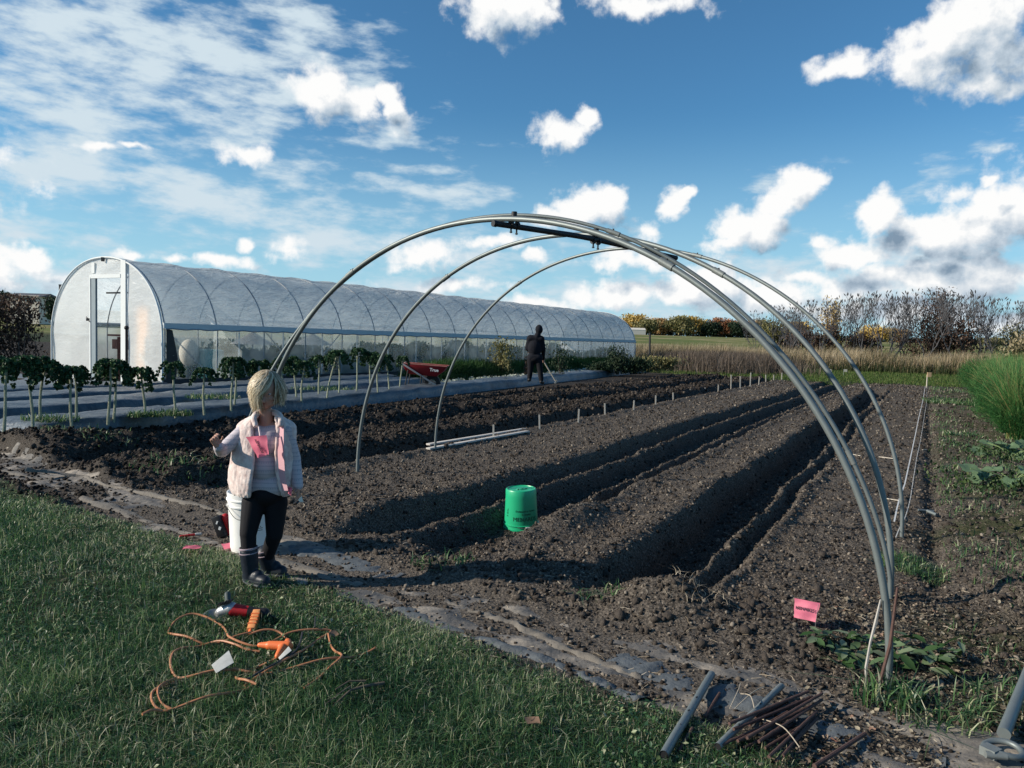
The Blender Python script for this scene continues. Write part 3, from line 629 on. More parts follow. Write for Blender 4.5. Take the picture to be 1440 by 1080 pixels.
# ------------------------------------------------------------------ common materials
GALV=mat('galvanised_steel',(.16,.185,.185),rough=.5,metal=.4,var=.18,scale=12,bump=.0004,bscale=60,spec=.5)
GALVD=mat('weathered_galvanised_steel',(.19,.21,.205),rough=.55,metal=.35,var=.25,scale=30,bump=.0006,bscale=90)
DARKST=mat('dark_steel',(.035,.035,.037),rough=.5,metal=.3,var=.3)
RUST=mat('rusty_rebar',(.105,.062,.052),rough=.85,metal=.2,var=.4,scale=60,bump=.001,bscale=250)
WOOD=mat('grey_wood',(.38,.36,.33),rough=.85,var=.25,scale=14,bump=.001,bscale=60)
BOARD=mat('raw_board',(.50,.47,.43),rough=.8,var=.2,scale=9,bump=.001,bscale=40)
BLACKP=mat('black_plastic',(.014,.014,.016),rough=.5,var=.3)
REDP=mat('red_plastic',(.42,.018,.022),rough=.45,var=.15)
GREYP=mat('grey_plastic',(.33,.34,.34),rough=.5,var=.15)
PINK=mat('pink_flag',(.95,.24,.34),rough=.55,var=.10,trans=.5,scale=60)
WHITEP=mat('white_plastic',(.78,.78,.76),rough=.45,var=.08,scale=20)
GLEAF=ramp_mat('green_leaves',[(0,(.012,.030,.009)),(.5,(.030,.066,.018)),(.85,(.06,.10,.03)),(1,(.12,.15,.06))])
# ------------------------------------------------------------------ the four bare hoops
def hoop(name,rp,lp,h,label,ex=.97,rr=.0215,sag=0,bow=(0,0),couple=()):
    rp=Vector((*rp,0)); lp=Vector((*lp,0)); rp.z=hz(rp.x,rp.y)-.08; lp.z=hz(lp.x,lp.y)-.08
    e=empty(name,(rp.x,rp.y,hz(rp.x,rp.y)),label,'greenhouse hoop','bare steel hoops over the beds')
    L=(lp-rp); d=L.normalized(); n=Vector((-d.y,d.x,0))
    def pt(th):
        c=math.cos(th); x=.5*(1-c)  # 0 at right foot
        p=rp+L*x; z=h*max(0,math.sin(th))**ex
        return Vector((p.x,p.y,max(p.z,0)+z if z>.12 else p.z+z*1.0+.0))+n*(bow[0]*math.sin(th)+bow[1]*math.sin(2*th))
    ths=[pi*i/96 for i in range(97)]
    pts=[pt(t) for t in ths]
    mb=MB(); mb.tube(pts,rr,14); mb.build('pipe',GALV,e)
    for t in couple:
        p=pt(t-.012); q=pt(t+.012); s=MB(); s.tube([pt(t+k*.006) for k in range(-3,4)],rr+.0035,14); s.build('coupling',GALVD,e)
        s=MB(); b=pt(t); s.tube([b+Vector((0,0,rr)),b+Vector((0,0,rr+.012))],.006,6); s.build('bolt',DARKST,e)
    return e,pt
hA,pA=hoop('hoop',(1.60,3.01),(-2.014,5.794),2.085,'thick steel hoop nearest the viewer, its right foot among leaf litter beside green leaves',rr=.0158,couple=(1.02,2.1))
hB,pB=hoop('hoop',(2.15,4.07),(-2.33,6.20),2.235,'thinner pale hoop lying close behind and above the nearest hoop',ex=1.25,rr=.0125,couple=(.45,1.25,2.3))
hC,pC=hoop('hoop',(2.175,4.13),(-1.53,7.43),2.20,'middle hoop whose left foot stands in soil right of the girl',ex=.94,rr=.0168,couple=(1.0,2.1))
hD,pD=hoop('hoop',(2.91,5.42),(-.91,8.98),2.29,'farthest of the four hoops, its left foot by the two long boards',ex=.95,rr=.0148,couple=(1.25,2.1))
# ridge pipe hung under the hoop tops
def ridge_pipe():
    a=Vector(atY(694,314,4.23)); b=Vector(atY(951,363,5.15)); mid=(a+b)/2+Vector((0,0,.012))
    e=empty('ridge_pipe',a,'dark loose pipe clamped under the tops of the nearest hoops, open end in the air','pipe')
    pts=spline([a,a.lerp(b,.25)+Vector((0,0,.012)),mid+Vector((0,0,.008)),b],10)
    m=MB(); m.tube(pts,.0165,14); m.build('pipe',DARKST,e)
    m=MB(); m.tube([a-(b-a).normalized()*.004,a+(b-a)*.012],.019,14); m.build('end_cap',BLACKP,e)
    for k,px in enumerate((718,825)):
        t=(px-694)/257; c=a.lerp(b,t*1.0)+Vector((0,0,.012)); 
        m=MB(); d=(b-a).normalized()
        for q in(-1,1):
            m.tube([c+d*(q*.022-.007),c+d*(q*.022+.007)],.023,14)
        m.tube([c+d*.02+Vector((0,0,.03)),c+d*.02-Vector((0,0,.052))],.005,8); m.tube([c-d*.02+Vector((0,0,.03)),c-d*.02-Vector((0,0,.048))],.005,8)
        m.tube([c+d*.02-Vector((0,0,.044)),c+d*.02-Vector((0,0,.05))],.009,6); m.tube([c-d*.02-Vector((0,0,.040)),c-d*.02-Vector((0,0,.046))],.009,6)
        m.box(c+Vector((0,0,.032)),(.05,.045,.010)); m.tube([c+Vector((0,-.002,.02)),c+Vector((0,-.002,.075))],.017,10)
        m.build('clamp',DARKST,e)
ridge_pipe()
# ragged peeled tape and stakes at the near foot
def foot_junk():
    m=MB(); p=Vector((1.585,3.0,0)); 
    m.tube([p+Vector((-.070,.02,-.02)),p+Vector((-.078,.02,.08)),p+Vector((-.066,.02,.19)),p+Vector((-.05,.02,.27)),p+Vector((-.035,.02,.37))],[.004,.006,.005,.007,.003],5)
    tag(m.build('peeled_strip',WOOD),'pale split strip leaning on the near foot of the front hoop','strip')
    m=MB(); m.tube([p+Vector((-.055,-.03,-.02)),p+Vector((-.01,-.03,.20)),p+Vector((.005,-.03,.44))],[.006,.0075,.005],7); tag(m.build('ground_stake',RUST),'rusty stake driven beside the near foot of the front hoop','stake')
foot_junk()
# ------------------------------------------------------------------ the film-covered tunnel
GA=R(31); GU=Vector((math.sin(GA),math.cos(GA),0)); GN=Vector((math.cos(GA),-math.sin(GA),0)); G0=Vector((-8.18,17.43,0)); GW=4.8; GL=29.4
def gprof(s):   # height of the skin at distance s from the right wall
    x=min(1,abs(s-GW/2)/(GW/2)); return 1.15+1.95*math.sqrt(max(0,1-x**2.15))
def gp(s,t,z): return G0-GN*s+GU*t+Vector((0,0,z))
def film_mat(name,transp,col,wr=.02,wscale=3,rough=.35,tl=.55):
    m,nt,b=new_mat(name); N=nt.nodes; L=nt.links
    b.inputs['Base Color'].default_value=rgba(col); b.inputs['Roughness'].default_value=rough; b.inputs['Specular IOR Level'].default_value=.5
    tr=N.new('ShaderNodeBsdfTranslucent'); tr.inputs[0].default_value=rgba(col); ms=N.new('ShaderNodeMixShader'); ms.inputs[0].default_value=tl
    L.new(b.outputs[0],ms.inputs[1]); L.new(tr.outputs[0],ms.inputs[2])
    tp=N.new('ShaderNodeBsdfTransparent'); m2=N.new('ShaderNodeMixShader'); L.new(ms.outputs[0],m2.inputs[1]); L.new(tp.outputs[0],m2.inputs[2])
    tc=N.new('ShaderNodeTexCoord'); mp=N.new('ShaderNodeMapping'); mp.inputs['Rotation'].default_value=(0,0,GA); mp.inputs['Scale'].default_value=(1,.25,1.6); L.new(tc.outputs['Object'],mp.inputs[0])
    n=N.new('ShaderNodeTexNoise'); n.inputs['Scale'].default_value=wscale; n.inputs['Detail'].default_value=5; n.inputs['Roughness'].default_value=.6; L.new(mp.outputs[0],n.inputs[0])
    n2=N.new('ShaderNodeTexNoise'); n2.inputs['Scale'].default_value=1.3; n2.inputs['Detail'].default_value=4; L.new(tc.outputs['Object'],n2.inputs[0])
    mr=N.new('ShaderNodeMapRange'); mr.inputs[1].default_value=.3; mr.inputs[2].default_value=.7; mr.inputs[3].default_value=transp*.7; mr.inputs[4].default_value=transp*1.3; L.new(n2.outputs[0],mr.inputs[0]); L.new(mr.outputs[0],m2.inputs[0])
    bp=N.new('ShaderNodeBump'); bp.inputs['Distance'].default_value=wr; L.new(n.outputs[0],bp.inputs['Height']); L.new(bp.outputs[0],b.inputs['Normal']); L.new(bp.outputs[0],tr.inputs['Normal'])
    L.new(m2.outputs[0],N['Material Output'].inputs[0]); return m
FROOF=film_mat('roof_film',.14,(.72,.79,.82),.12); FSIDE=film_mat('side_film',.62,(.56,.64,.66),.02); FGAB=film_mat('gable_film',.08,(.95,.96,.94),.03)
def greenhouse():
    g=empty('polytunnel',G0-GN*2.4,'long film-covered growing tunnel with an open doorway in its near end','polytunnel')
    NP=44; hip=1.45
    # arc parameter list from right hip over the ridge to left hip
    arc=[]
    s_list=[GW*(.5-.5*math.cos(pi*i/NP)) for i in range(NP+1)]
    arc=[(s,gprof(s)) for s in s_list]
    arc=[(0,hip-.02)]+[(max(0,s),z) for s,z in arc if z>hip+.0]+[(GW,hip-.02)]
    nt_=GL/1.47; NL=240
    vs=[];fs=[]
    for i in range(NL+1):
        t=GL*i/NL; ph=(t/1.47)%1; sag=.035*math.sin(pi*ph)
        for j,(s,z) in enumerate(arc):
            k=math.sin(pi*j/(len(arc)-1)); c=Vector((s-2.4,z-.9)); 
            wv=.014*math.sin(j*.9+t*2.3+math.sin(t*5))*k+ .012*math.sin(t*9+j*.5+2*math.sin(t*.7))*k+.016*(vnoise(np.array([t*2.1+j*.35]),np.array([j*.5-t*1.2]),3)[0]-.5)*k
            q=1-(sag*k+wv)/c.length
            vs.append(gp(2.4+c.x*q,t,.9+c.y*q))
    n=len(arc)
    for i in range(NL):
        for j in range(n-1): a=i*n+j; fs.append((a,a+n,a+n+1,a+1))
    MB().add(vs,fs).build('roof_film',FROOF,g)
    # lower side walls
    for side,nm in((0,'side_film'),(GW,'side_film')):
        vs=[];fs=[];m_=9
        for i in range(NL+1):
            t=GL*i/NL
            for j in range(m_):
                z=.05+(hip-.05)*j/(m_-1); vs.append(gp(side+(.012*math.sin(t*3.1+j)+.01*math.sin(t*11+j*2))*math.sin(pi*j/(m_-1)),t,z))
        for i in range(NL):
            for j in range(m_-1): a=i*m_+j; fs.append((a,a+m_,a+m_+1,a+1))
        MB().add(vs,fs).build(nm,FSIDE,g)
    # gables
    def gable(t,nm,door):
        secs=[(0,1.40,0),(1.40,2.92,2.66),(2.92,GW,0)] if door else [(0,GW,0)]
        mb=MB()
        for a,b,z0 in secs:
            k=26; vs=[];fs=[]
            for i in range(k+1):
                s=a+(b-a)*i/k; zt=gprof(s)-.012; 
                for j in range(9):
                    z=z0+.02+(zt-z0-.02)*j/8; vs.append(gp(s,t+.02*math.sin(s*4+z*3)*math.sin(pi*j/8),z))
            for i in range(k):
                for j in range(8): q=i*9+j; fs.append((q,q+1,q+10,q+9))
            mb.add(vs,fs)
        mb.build(nm,FGAB,g)
    gable(0,'gable_film',True); gable(GL,'gable_film',False)
    WH=mat('white_batten',(.62,.65,.65),rough=.5,var=.06); DG=mat('blue_grey_board',(.20,.25,.28),rough=.6,var=.15)  # second tone is the own blue-grey of one door post, studs and rail
    pr=[(0,0.02)]+[(s,gprof(s)) for s in s_list]+[(GW,.02)]
    m=MB(); m.tube([gp(s,-.03,z+.005) for s,z in pr],.024,8); m.build('end_arch',WH,g)
    m=MB(); m.tube([gp(s,GL+.03,z) for s,z in pr],.03,8); m.build('end_arch',WH,g)
    RIB=mat('rib_steel',(.25,.28,.31),rough=.5,metal=.2,var=.1)
    for k in range(0,21):
        t=k*1.47; m=MB(); m.tube([gp(s if 0<s<GW else (s+.012 if s<1 else s-.012),t+(.04 if k==0 else 0),z-.006) for s,z in pr],.017,6); m.build('rib',RIB,g)
    # ridge purlin
    m=MB(); m.tube([gp(2.4,0,3.06),gp(2.4,GL,3.06)],.02,6); m.build('purlin',RIB,g)
    HB=mat('hip_board',(.50,.55,.57),rough=.6,var=.1)
    m=MB(); m.beam(gp(-.03,-.02,hip),gp(-.03,GL,hip),.035,.13); m.build('hip_board',HB,g)
    m=MB(); m.beam(gp(GW+.03,-.02,hip),gp(GW+.03,GL,hip),.035,.13); m.build('hip_board',HB,g)
    m=MB(); m.tube([gp(-.075-.01*math.sin(i),GL*i/160,hip-.075+.012*math.sin(i*1.7)) for i in range(161)],.017,6); m.build('film_roll',RIB,g)
    for s in(-.02,GW+.02):
        m=MB(); m.beam(gp(s,-.02,.09),gp(s,GL,.09),.04,.20); m.build('baseboard',mat('baseboard',(.045,.045,.05),rough=.8),g)
    # door posts, header
    def post(s0,s1,z1,mt,nm,t=-.03,dz=0,th=.05):
        a=gp((s0+s1)/2,t,dz); b=gp((s0+s1)/2,t,z1); m=MB(); m.beam(a,b,abs(s1-s0),th,(GU.x,GU.y,0)); m.build(nm,mt,g,smooth=False)
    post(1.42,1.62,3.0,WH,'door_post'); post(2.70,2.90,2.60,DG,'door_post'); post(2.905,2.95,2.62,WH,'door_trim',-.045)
    post(2.80,2.93,2.98,WH,'stud',-.012,2.72,.02)
    m=MB(); m.beam(gp(1.62,-.035,2.63),gp(2.95,-.035,2.63),.06,.09); m.build('door_header',WH,g,False)
    m=MB(); m.beam(gp(1.62,.35,2.25),gp(2.9,.35,2.25),.03,.04); m.build('cross_bar',DARKST,g,False)
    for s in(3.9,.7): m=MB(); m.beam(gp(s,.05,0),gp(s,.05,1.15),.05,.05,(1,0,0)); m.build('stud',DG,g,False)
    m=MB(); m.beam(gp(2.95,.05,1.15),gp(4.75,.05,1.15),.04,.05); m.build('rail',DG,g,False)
    m=MB(); m.beam(gp(.15,.05,.15),gp(.95,.05,.75),.05,.05); m.build('diagonal_brace',WH,g,False)
    # hinge lump, ridge bracket
    m=MB(); m.box(gp(2.98,-.07,1.55),(.10,.05,.07)); m.tube([gp(2.93,-.08,1.5),gp(3.06,-.08,1.62)],.012,6); m.build('latch',DARKST,g)
    m=MB(); m.box(gp(2.36,-.06,3.05),(.07,.05,.10)); m.build('bracket',DARKST,g)
    # side wall posts and braces behind the lower film
    for k in range(1,20):
        m=MB(); m.tube([gp(.10,k*1.47+.74,.05),gp(.10,k*1.47+.74,hip)],.022,6); m.build('side_post',WH,g)
    for k in(0,2,3,7,8,12,13,17,18):
        q=1 if k%2==0 else -1
        m=MB(); m.tube([gp(.07,k*1.47+(.75-.7*q)+.02,1.40),gp(.07,k*1.47+(.75+.7*q),.12)],.014,6); m.build('diagonal_brace',RIB,g)
    # dark sheet stands in for the unlit gap by curled film, near right corner
    m=MB(); m.add([gp(-.02,.06,.05),gp(-.02,.30,.05),gp(-.02,.36,.7),gp(-.02,.22,1.35),gp(-.02,.06,1.38)],[(0,1,2,3,4)]); m.build('dark_gap_sheet',DARKST,g)
    return g
greenhouse()
def tunnel_contents():
    DB=mat('dark_timber',(.050,.020,.022),rough=.7,var=.3)
    e=empty('potting_bench',gp(3.2,1.3,0),'dark brown timber bench with a shelf seen through the tunnel doorway','bench')
    for s,t in((2.75,1.0),(3.35,1.0),(2.75,1.6),(3.6,1.6)):
        m=MB(); m.beam(gp(s,t,0),gp(s,t,1.12),.09 if s!=3.35 else .20,.09,(1,0,0)); m.build('leg',DB,e,False)
    m=MB(); m.beam(gp(2.55,1.3,1.16),gp(3.8,1.3,1.16),.8,.05); m.build('top',DB,e,False)
    m=MB(); m.beam(gp(2.6,1.02,.92),gp(3.75,1.02,.92),.05,.26); m.build('apron',DB,e,False)
    m=MB(); m.beam(gp(2.6,1.3,.30),gp(3.5,1.3,.30),.7,.12); m.build('shelf',DB,e,False)
    PE=mat('peach_board',(.80,.52,.36),rough=.7,var=.12)
    m=MB(); m.box((0,0,0),(.42,.02,1.75)); 
    for dx in(-.15,0,.15): m.box((dx,0,.92),(.07,.018,.10))
    for (dx,dz) in((0.05,-.15),(.06,-.5),(-.08,-.5)): m.lathe([(.035,0),(.035,.012)],(dx,-.02,dz),12,Matrix.Rotation(R(90),3,'X'),True,True)
    o=m.build('peach_board',PE,None,False); o.location=gp(.86,.10,.95); o.rotation_euler=(0,0,-GA); tag(o,'peach coloured notched board standing behind the gable film right of the doorway','board')
    # cone topped frost covers
    CP=mat('cover_cloth',(.50,.47,.43),rough=.8,var=.1)
    for t,lab in((3.35,'pale cone cover on a pole inside the tunnel, the nearer of two'),(5.6,'pale cone cover on a pole inside the tunnel, farther from the doorway')):
        e=empty('cone_cover',gp(.95,t,0),lab,'plant cover','cone covers inside the tunnel')
        m=MB(); m.lathe([(.60,1.02),(.45,1.10),(.22,1.24),(.02,1.36)],gp(.95,t,0),20); m.build('canopy',CP,e)
        m=MB(); m.tube([gp(.95,t,0),gp(.95,t,1.33)],.025,8); m.build('pole',WHITEP,e)
    TE=mat('teal_plastic',(.03,.20,.22),rough=.5)
    e=empty('water_barrel',gp(.8,1.75,0),'teal barrel with a pale sack on it just inside the tunnel corner','barrel')
    m=MB(); m.lathe([(.02,0),(.29,0),(.32,.25),(.33,.5),(.31,.85),(.25,.88),(.02,.88)],gp(.75,1.85,0),20); m.build('barrel',TE,e)
    m=MB(); m.ball(gp(.95,1.35,.78),(.24,.24,.35),14,9); m.build('sack',mat('sack',(.55,.53,.46),rough=.9),e)
    # crop rows inside
    rg=np.random.default_rng(71)
    for r_,(s0,lab) in enumerate(((.9,'leafy green crop bed along the right side inside the tunnel'),(3.6,'leafy green crop bed along the left side inside the tunnel'))):
        n=22000; t=rg.uniform(2.6,28.5,n); s=s0+rg.normal(0,.28,n); h=rg.uniform(0,1,n)*(.85+.7*fbm(t*.9,s*0+r_,3,72))+ (.35*np.exp(-((t%3.1-1.5)/.5)**2) if r_==1 else 0)
        X=G0.x-GN.x*s+GU.x*t; Y=G0.y-GN.y*s+GU.y*t
        scatter('crop_row',LEAF_V,LEAF_F,np.stack([X,Y,np.clip(h,.02,1.2)],1),.10+.08*rg.uniform(0,1,n),GLEAF,seed=73+r_,label=lab,cat='crop')
tunnel_contents()
# ------------------------------------------------------------------ black film beds
def film_beds():
    m,nt,b=new_mat('mulch_film'); N=nt.nodes; L=nt.links
    geo=N.new('ShaderNodeNewGeometry'); n=N.new('ShaderNodeTexNoise'); n.inputs['Scale'].default_value=1.6; n.inputs['Detail'].default_value=7; n.inputs['Roughness'].default_value=.7; L.new(geo.outputs['Position'],n.inputs[0])
    r=N.new('ShaderNodeValToRGB'); e=r.color_ramp.elements; e[0].position=.34; e[0].color=(.016,.024,.034,1); e[1].position=.70; e[1].color=(.13,.15,.16,1); L.new(n.outputs[0],r.inputs[0]); L.new(r.outputs[0],b.inputs['Base Color'])
    b.inputs['Roughness'].default_value=.42; b.inputs['Specular IOR Level'].default_value=.7
    n2=N.new('ShaderNodeTexNoise'); n2.inputs['Scale'].default_value=14; n2.inputs['Detail'].default_value=5; L.new(geo.outputs['Position'],n2.inputs[0]); bp=N.new('ShaderNodeBump'); bp.inputs['Distance'].default_value=.02; L.new(n2.outputs[0],bp.inputs['Height']); L.new(bp.outputs[0],b.inputs['Normal'])
    labs=['black plastic film over the raised bed that carries the kale row','black plastic film over the second raised bed behind the kale','black plastic film over the third raised bed behind the kale','black plastic film over the raised bed nearest the tunnel']
    for k,(vc,hw,u0,u1) in enumerate([(-9.62,.50,4.7,34),(-11.55,.62,4.4,30),(-13.2,.55,4.2,17.5),(-14.6,.5,4.0,10.6)]):
        us=np.arange(u0,u1,.06); prof=[(-1.35,-.01),(-1.15,.0),(-1.02,.02),(-.96,.12),(-.88,.20),(-.6,.215),(-.3,.22),(0,.22),(.3,.22),(.6,.215),(.88,.20),(.98,.11),(1.03,.01),(1.2,-.01)]
        V=[]
        for u in us:
            endf=float(ss(u0,u0+.35,u)); 
            for (a,z) in prof:
                v=vc-.088*(u-5)*(1 if k<2 else .6)+a*hw+ (vnoise(np.array([u*1.2]),np.array([a+k*7.]),5)[0]-.5)*.09
                zz=z*endf+ (vnoise(np.array([u*2.7]),np.array([a*3+k*5.]),6)[0]-.5)*.045*(z>.05)+ (vnoise(np.array([u*9]),np.array([a*6+k*5.]),7)[0]-.5)*.012
                p=W(u,v,max(0,0)+zz+.006); V.append(p)
        m_=len(prof); i=np.arange(len(us)-1)[:,None]; j=np.arange(m_-1)[None]
        Fq=np.stack([i*m_+j,(i+1)*m_+j,(i+1)*m_+j+1,i*m_+j+1],-1).reshape(-1,4)
        me=npmesh('mulch_film',np.array([tuple(p) for p in V]),Fq)
        o=link('mulch_film',me,m); tag(o,labs[k],'plastic film','plastic covered beds left of the soil')
    # pale ground cloth in front of the tunnel end
    x,y=np.meshgrid(np.linspace(-30,0,80),np.linspace(0,6.5,30),indexing='ij')
    V=np.array([tuple(gp(0,0,0)+GN*(a+1.8)-GU*(b+.1)) for a,b in zip(x.ravel(),y.ravel())]); V[:,2]=.014+fbm(V[:,0]*.8,V[:,1]*.8,3,75)*.05+height(V[:,0],V[:,1])
    i=np.arange(79)[:,None]; j=np.arange(29)[None]; Fq=np.stack([i*30+j,i*30+j+1,(i+1)*30+j+1,(i+1)*30+j],-1).reshape(-1,4)
    o=link('ground_cloth',npmesh('ground_cloth',V,Fq),mat('pale_ground_cloth',(.13,.155,.175),rough=.6,var=.3,scale=1.5,bump=.01,bscale=5)); tag(o,'pale grey ground cloth spread in front of the tunnel end','ground cloth')
    # green and pale weeds on the film
    rg=np.random.default_rng(77)
    spots=[(70,592,.22,'low weeds at the foot of the leftmost paired kale stems'),(245,584,.16,'small green weed clump at the foot of a kale stem right of the tunnel corner'),(205,586,.15,'flat dark leaves round a kale stem below the tunnel corner'),(300,560,.3,'thin weeds between the film beds behind the kale'),(455,548,.45,'weeds growing along the film edge right of the girl')]
    for (px,py,rad,lab) in spots:
        c=at(px,py,.20); n=260; a=rg.uniform(0,2*pi,n); q=rad*np.sqrt(rg.uniform(0,1,n))
        x=c.x+q*np.cos(a)*1.6; y=c.y+q*np.sin(a); o=blades('weed_clump',x,y,np.full(n,.20),.04+.08*rg.uniform(0,1,n),.014,GR,lean=.8,seed=int(px),kind=None); tag(o,lab,'weed')
film_beds()
# ------------------------------------------------------------------ kale row
KALE=ramp_mat('kale_leaf',[(0,(.008,.026,.011)),(.6,(.028,.078,.030)),(1,(.09,.17,.07))],trans=.12,rough=.55)
KSTEM=mat('kale_stem',(.29,.31,.22),rough=.8,var=.35,scale=35,bump=.004,bscale=70)
def kale_proto(seed):
    rg=np.random.default_rng(seed); P=[];nleaf=9
    st=MB(); petioles=[]
    for i in range(nleaf):
        a=2*pi*i/nleaf+rg.uniform(-.3,.3); L=rg.uniform(.15,.30); dr=rg.uniform(.05,.20); up_=rg.uniform(.02,.07)
        pts=[]
        for k in range(9):
            t=k/8; r_=L*(t*1.25-.25*t*t); z=up_*math.sin(pi*min(1,t*1.1))-dr*t**2.4*1.3
            pts.append((r_*math.cos(a),r_*math.sin(a),z-.0))
        petioles.append(pts)
        for k in range(3,9):
            c=np.array(pts[k]); m=20; d=rg.normal(0,1,(m,3)); d/=np.linalg.norm(d,axis=1)[:,None]; P.append(c+d*np.array([.030,.030,.026])*rg.uniform(.5,1.15,(m,1)))
    for i in range(70): P.append(np.array([[rg.normal(0,.035),rg.normal(0,.035),rg.uniform(-.02,.05)]]))
    P=np.concatenate(P); n=len(P)
    return P,petioles
def build_kale():
    spots=[(5,607,500),(45,599,501),(56,593,503),(101,596,513),(109,589,513),(153,591,504),(160,588,508),(203,583,516),(246,582,506),(287,578,516),(326,573,500),(331,570,503),(362,569,505),(398,566,503),(416,560,500),(424,563,506),(449,556,498),(461,559,492),(477,554,490),(501,551,487),(520,551,494),(531,552,497),(548,549,498),(563,545,499)]
    protos=[]
    for s in range(4):
        P,pet=kale_proto(100+s); rg=np.random.default_rng(s)
        protos.append((P,pet))
    ords=['first','second','third','fourth','fifth','sixth','seventh','eighth','ninth','tenth','eleventh','twelfth','thirteenth','fourteenth','fifteenth','sixteenth','seventeenth','eighteenth','nineteenth','twentieth','twenty-first','twenty-second','twenty-third','twenty-fourth']
    cache={}
    for i,(px,by,ty) in enumerate(spots):
        k=i%4; c=at(px,by,.20); hgt=(by-ty)*c.y/F*.93
        e=empty('kale_plant',c,ords[i]+' tall bare-stemmed kale plant from the left in the row on black film','kale plant','kale plants in a row on black film')
        rg=random.Random(i); lx,ly=rg.uniform(-.07,.07),rg.uniform(-.04,.04)
        if px==461: lx=.16
        if px>515: lx=rg.uniform(-.14,.05)
        if k not in cache:
            P,pet=protos[k]
            o=scatter('leaves',CRUMP_V,CRUMP_F,P,.030+.020*np.random.default_rng(k).uniform(0,1,len(P)),KALE,seed=k+5,kind=None,parent=None); o.parent=e
            pm=MB()
            for q in pet: pm.tube([Vector(v)+Vector((0,0,-.004)) for v in q[:6]],[.006,.005,.005,.004,.004,.003],5)
            po=pm.build('leaf_stalks',KSTEM,e,world=False); cache[k]=(o,po)
        else:
            o,po=[q.copy() for q in cache[k]]; COL.objects.link(o); COL.objects.link(po); o.parent=e; po.parent=e
        top=Vector((lx,ly,hgt-.02)); o.location=top; po.location=top; s=.72+.3*rg.random(); 
        if px<60: s*=1.15
        o.scale=po.scale=(s,s,s*1.05); o.rotation_euler=po.rotation_euler=(0,0,rg.uniform(0,6.28))
        m=MB(); pts=[Vector((lx*t*t+.012*math.sin(t*5+i),ly*t*t,-.06+(hgt+.06)*t)) for t in [j/8 for j in range(9)]]; m.tube(pts,[.018-.006*j/8+.0025*math.sin(j*3) for j in range(9)],7)
        m.build('stem',KSTEM,e,world=False)
build_kale()
# ------------------------------------------------------------------ loose things on the ground
def ground_pt(px,py,dz=0):
    p=at(px,py,0)
    for _ in range(4): p=at(px,py,hz(p.x,p.y))
    p.z+=dz; return p
def text_on(s,size,m,parent,M,ext=.0006,bold=0,bend=None,name='lettering'):
    me=text_mesh(s,size,ext,bold=bold)
    for v in me.vertices:
        p=v.co.copy()
        if bend: v.co=bend(p)
        else: v.co=M@p
    o=link(name,me,m,parent,False); return o
def bucket(base,H,rb,rt,mt,label,inverted,letters=None,tilt=(0,0)):
    e=empty('bucket',base,label,'bucket')
    Mr=Matrix.Rotation(tilt[0],3,'X')@Matrix.Rotation(tilt[1],3,'Y'); c=Vector(base)
    def Rz(z): 
        t=z/H; t=1-t if inverted else t; return rb+(rt-rb)*t
    if inverted:
        prof=[(rt-.006,0),(rt+.006,0),(rt+.007,.012),(rt+.001,.014),(rt+.001,.034),(rt+.008,.036),(rt+.008,.048),(rt+.001,.050),(rt-.001,.070),(rt+.005,.073),(rt+.005,.080),(Rz(.09),.083)]+[(Rz(H*k/6),H*k/6) for k in range(2,6)]+[(rb+.003,H-.012),(rb-.002,H-.002),(rb-.010,H),(rb-.013,H-.006),(rb-.03,H-.008),(rb*.5,H-.008),(.04,H-.008),(.038,H-.004),(.001,H-.004)]
    else:
        prof=[(.001,.003),(rb-.01,.003),(rb,0),(rb+.002,.01)]+[(Rz(H*k/6),H*k/6) for k in range(1,5)]+[(rt-.002,H-.09),(rt+.006,H-.088),(rt+.006,H-.08),(rt,H-.078),(rt,H-.05),(rt+.007,H-.048),(rt+.007,H-.04),(rt,H-.036),(rt+.004,H-.008),(rt+.004,H),(rt-.004,H),(rt-.005,H-.02),(rb-.004,.008),(.001,.008)]
    m=MB(); m.lathe(prof,(0,0,0),56); m.v=[tuple(Mr@Vector(v)+c) for v in m.v]; m.build('body',mt,e)
    if letters:
        for (s,size,z,ang,mm,rot) in letters:
            me=text_mesh(s,size,.0005)
            for v in me.vertices:
                x,y,zz=v.co
                if rot: x,y=-y,x
                r_=Rz(z+y)+.0014+zz; a=ang+x/Rz(z)
                v.co=Mr@Vector((r_*math.sin(a),-r_*math.cos(a),z+y))+c
            link('lettering',me,mm,e,False)
    return e,Mr,c,Rz
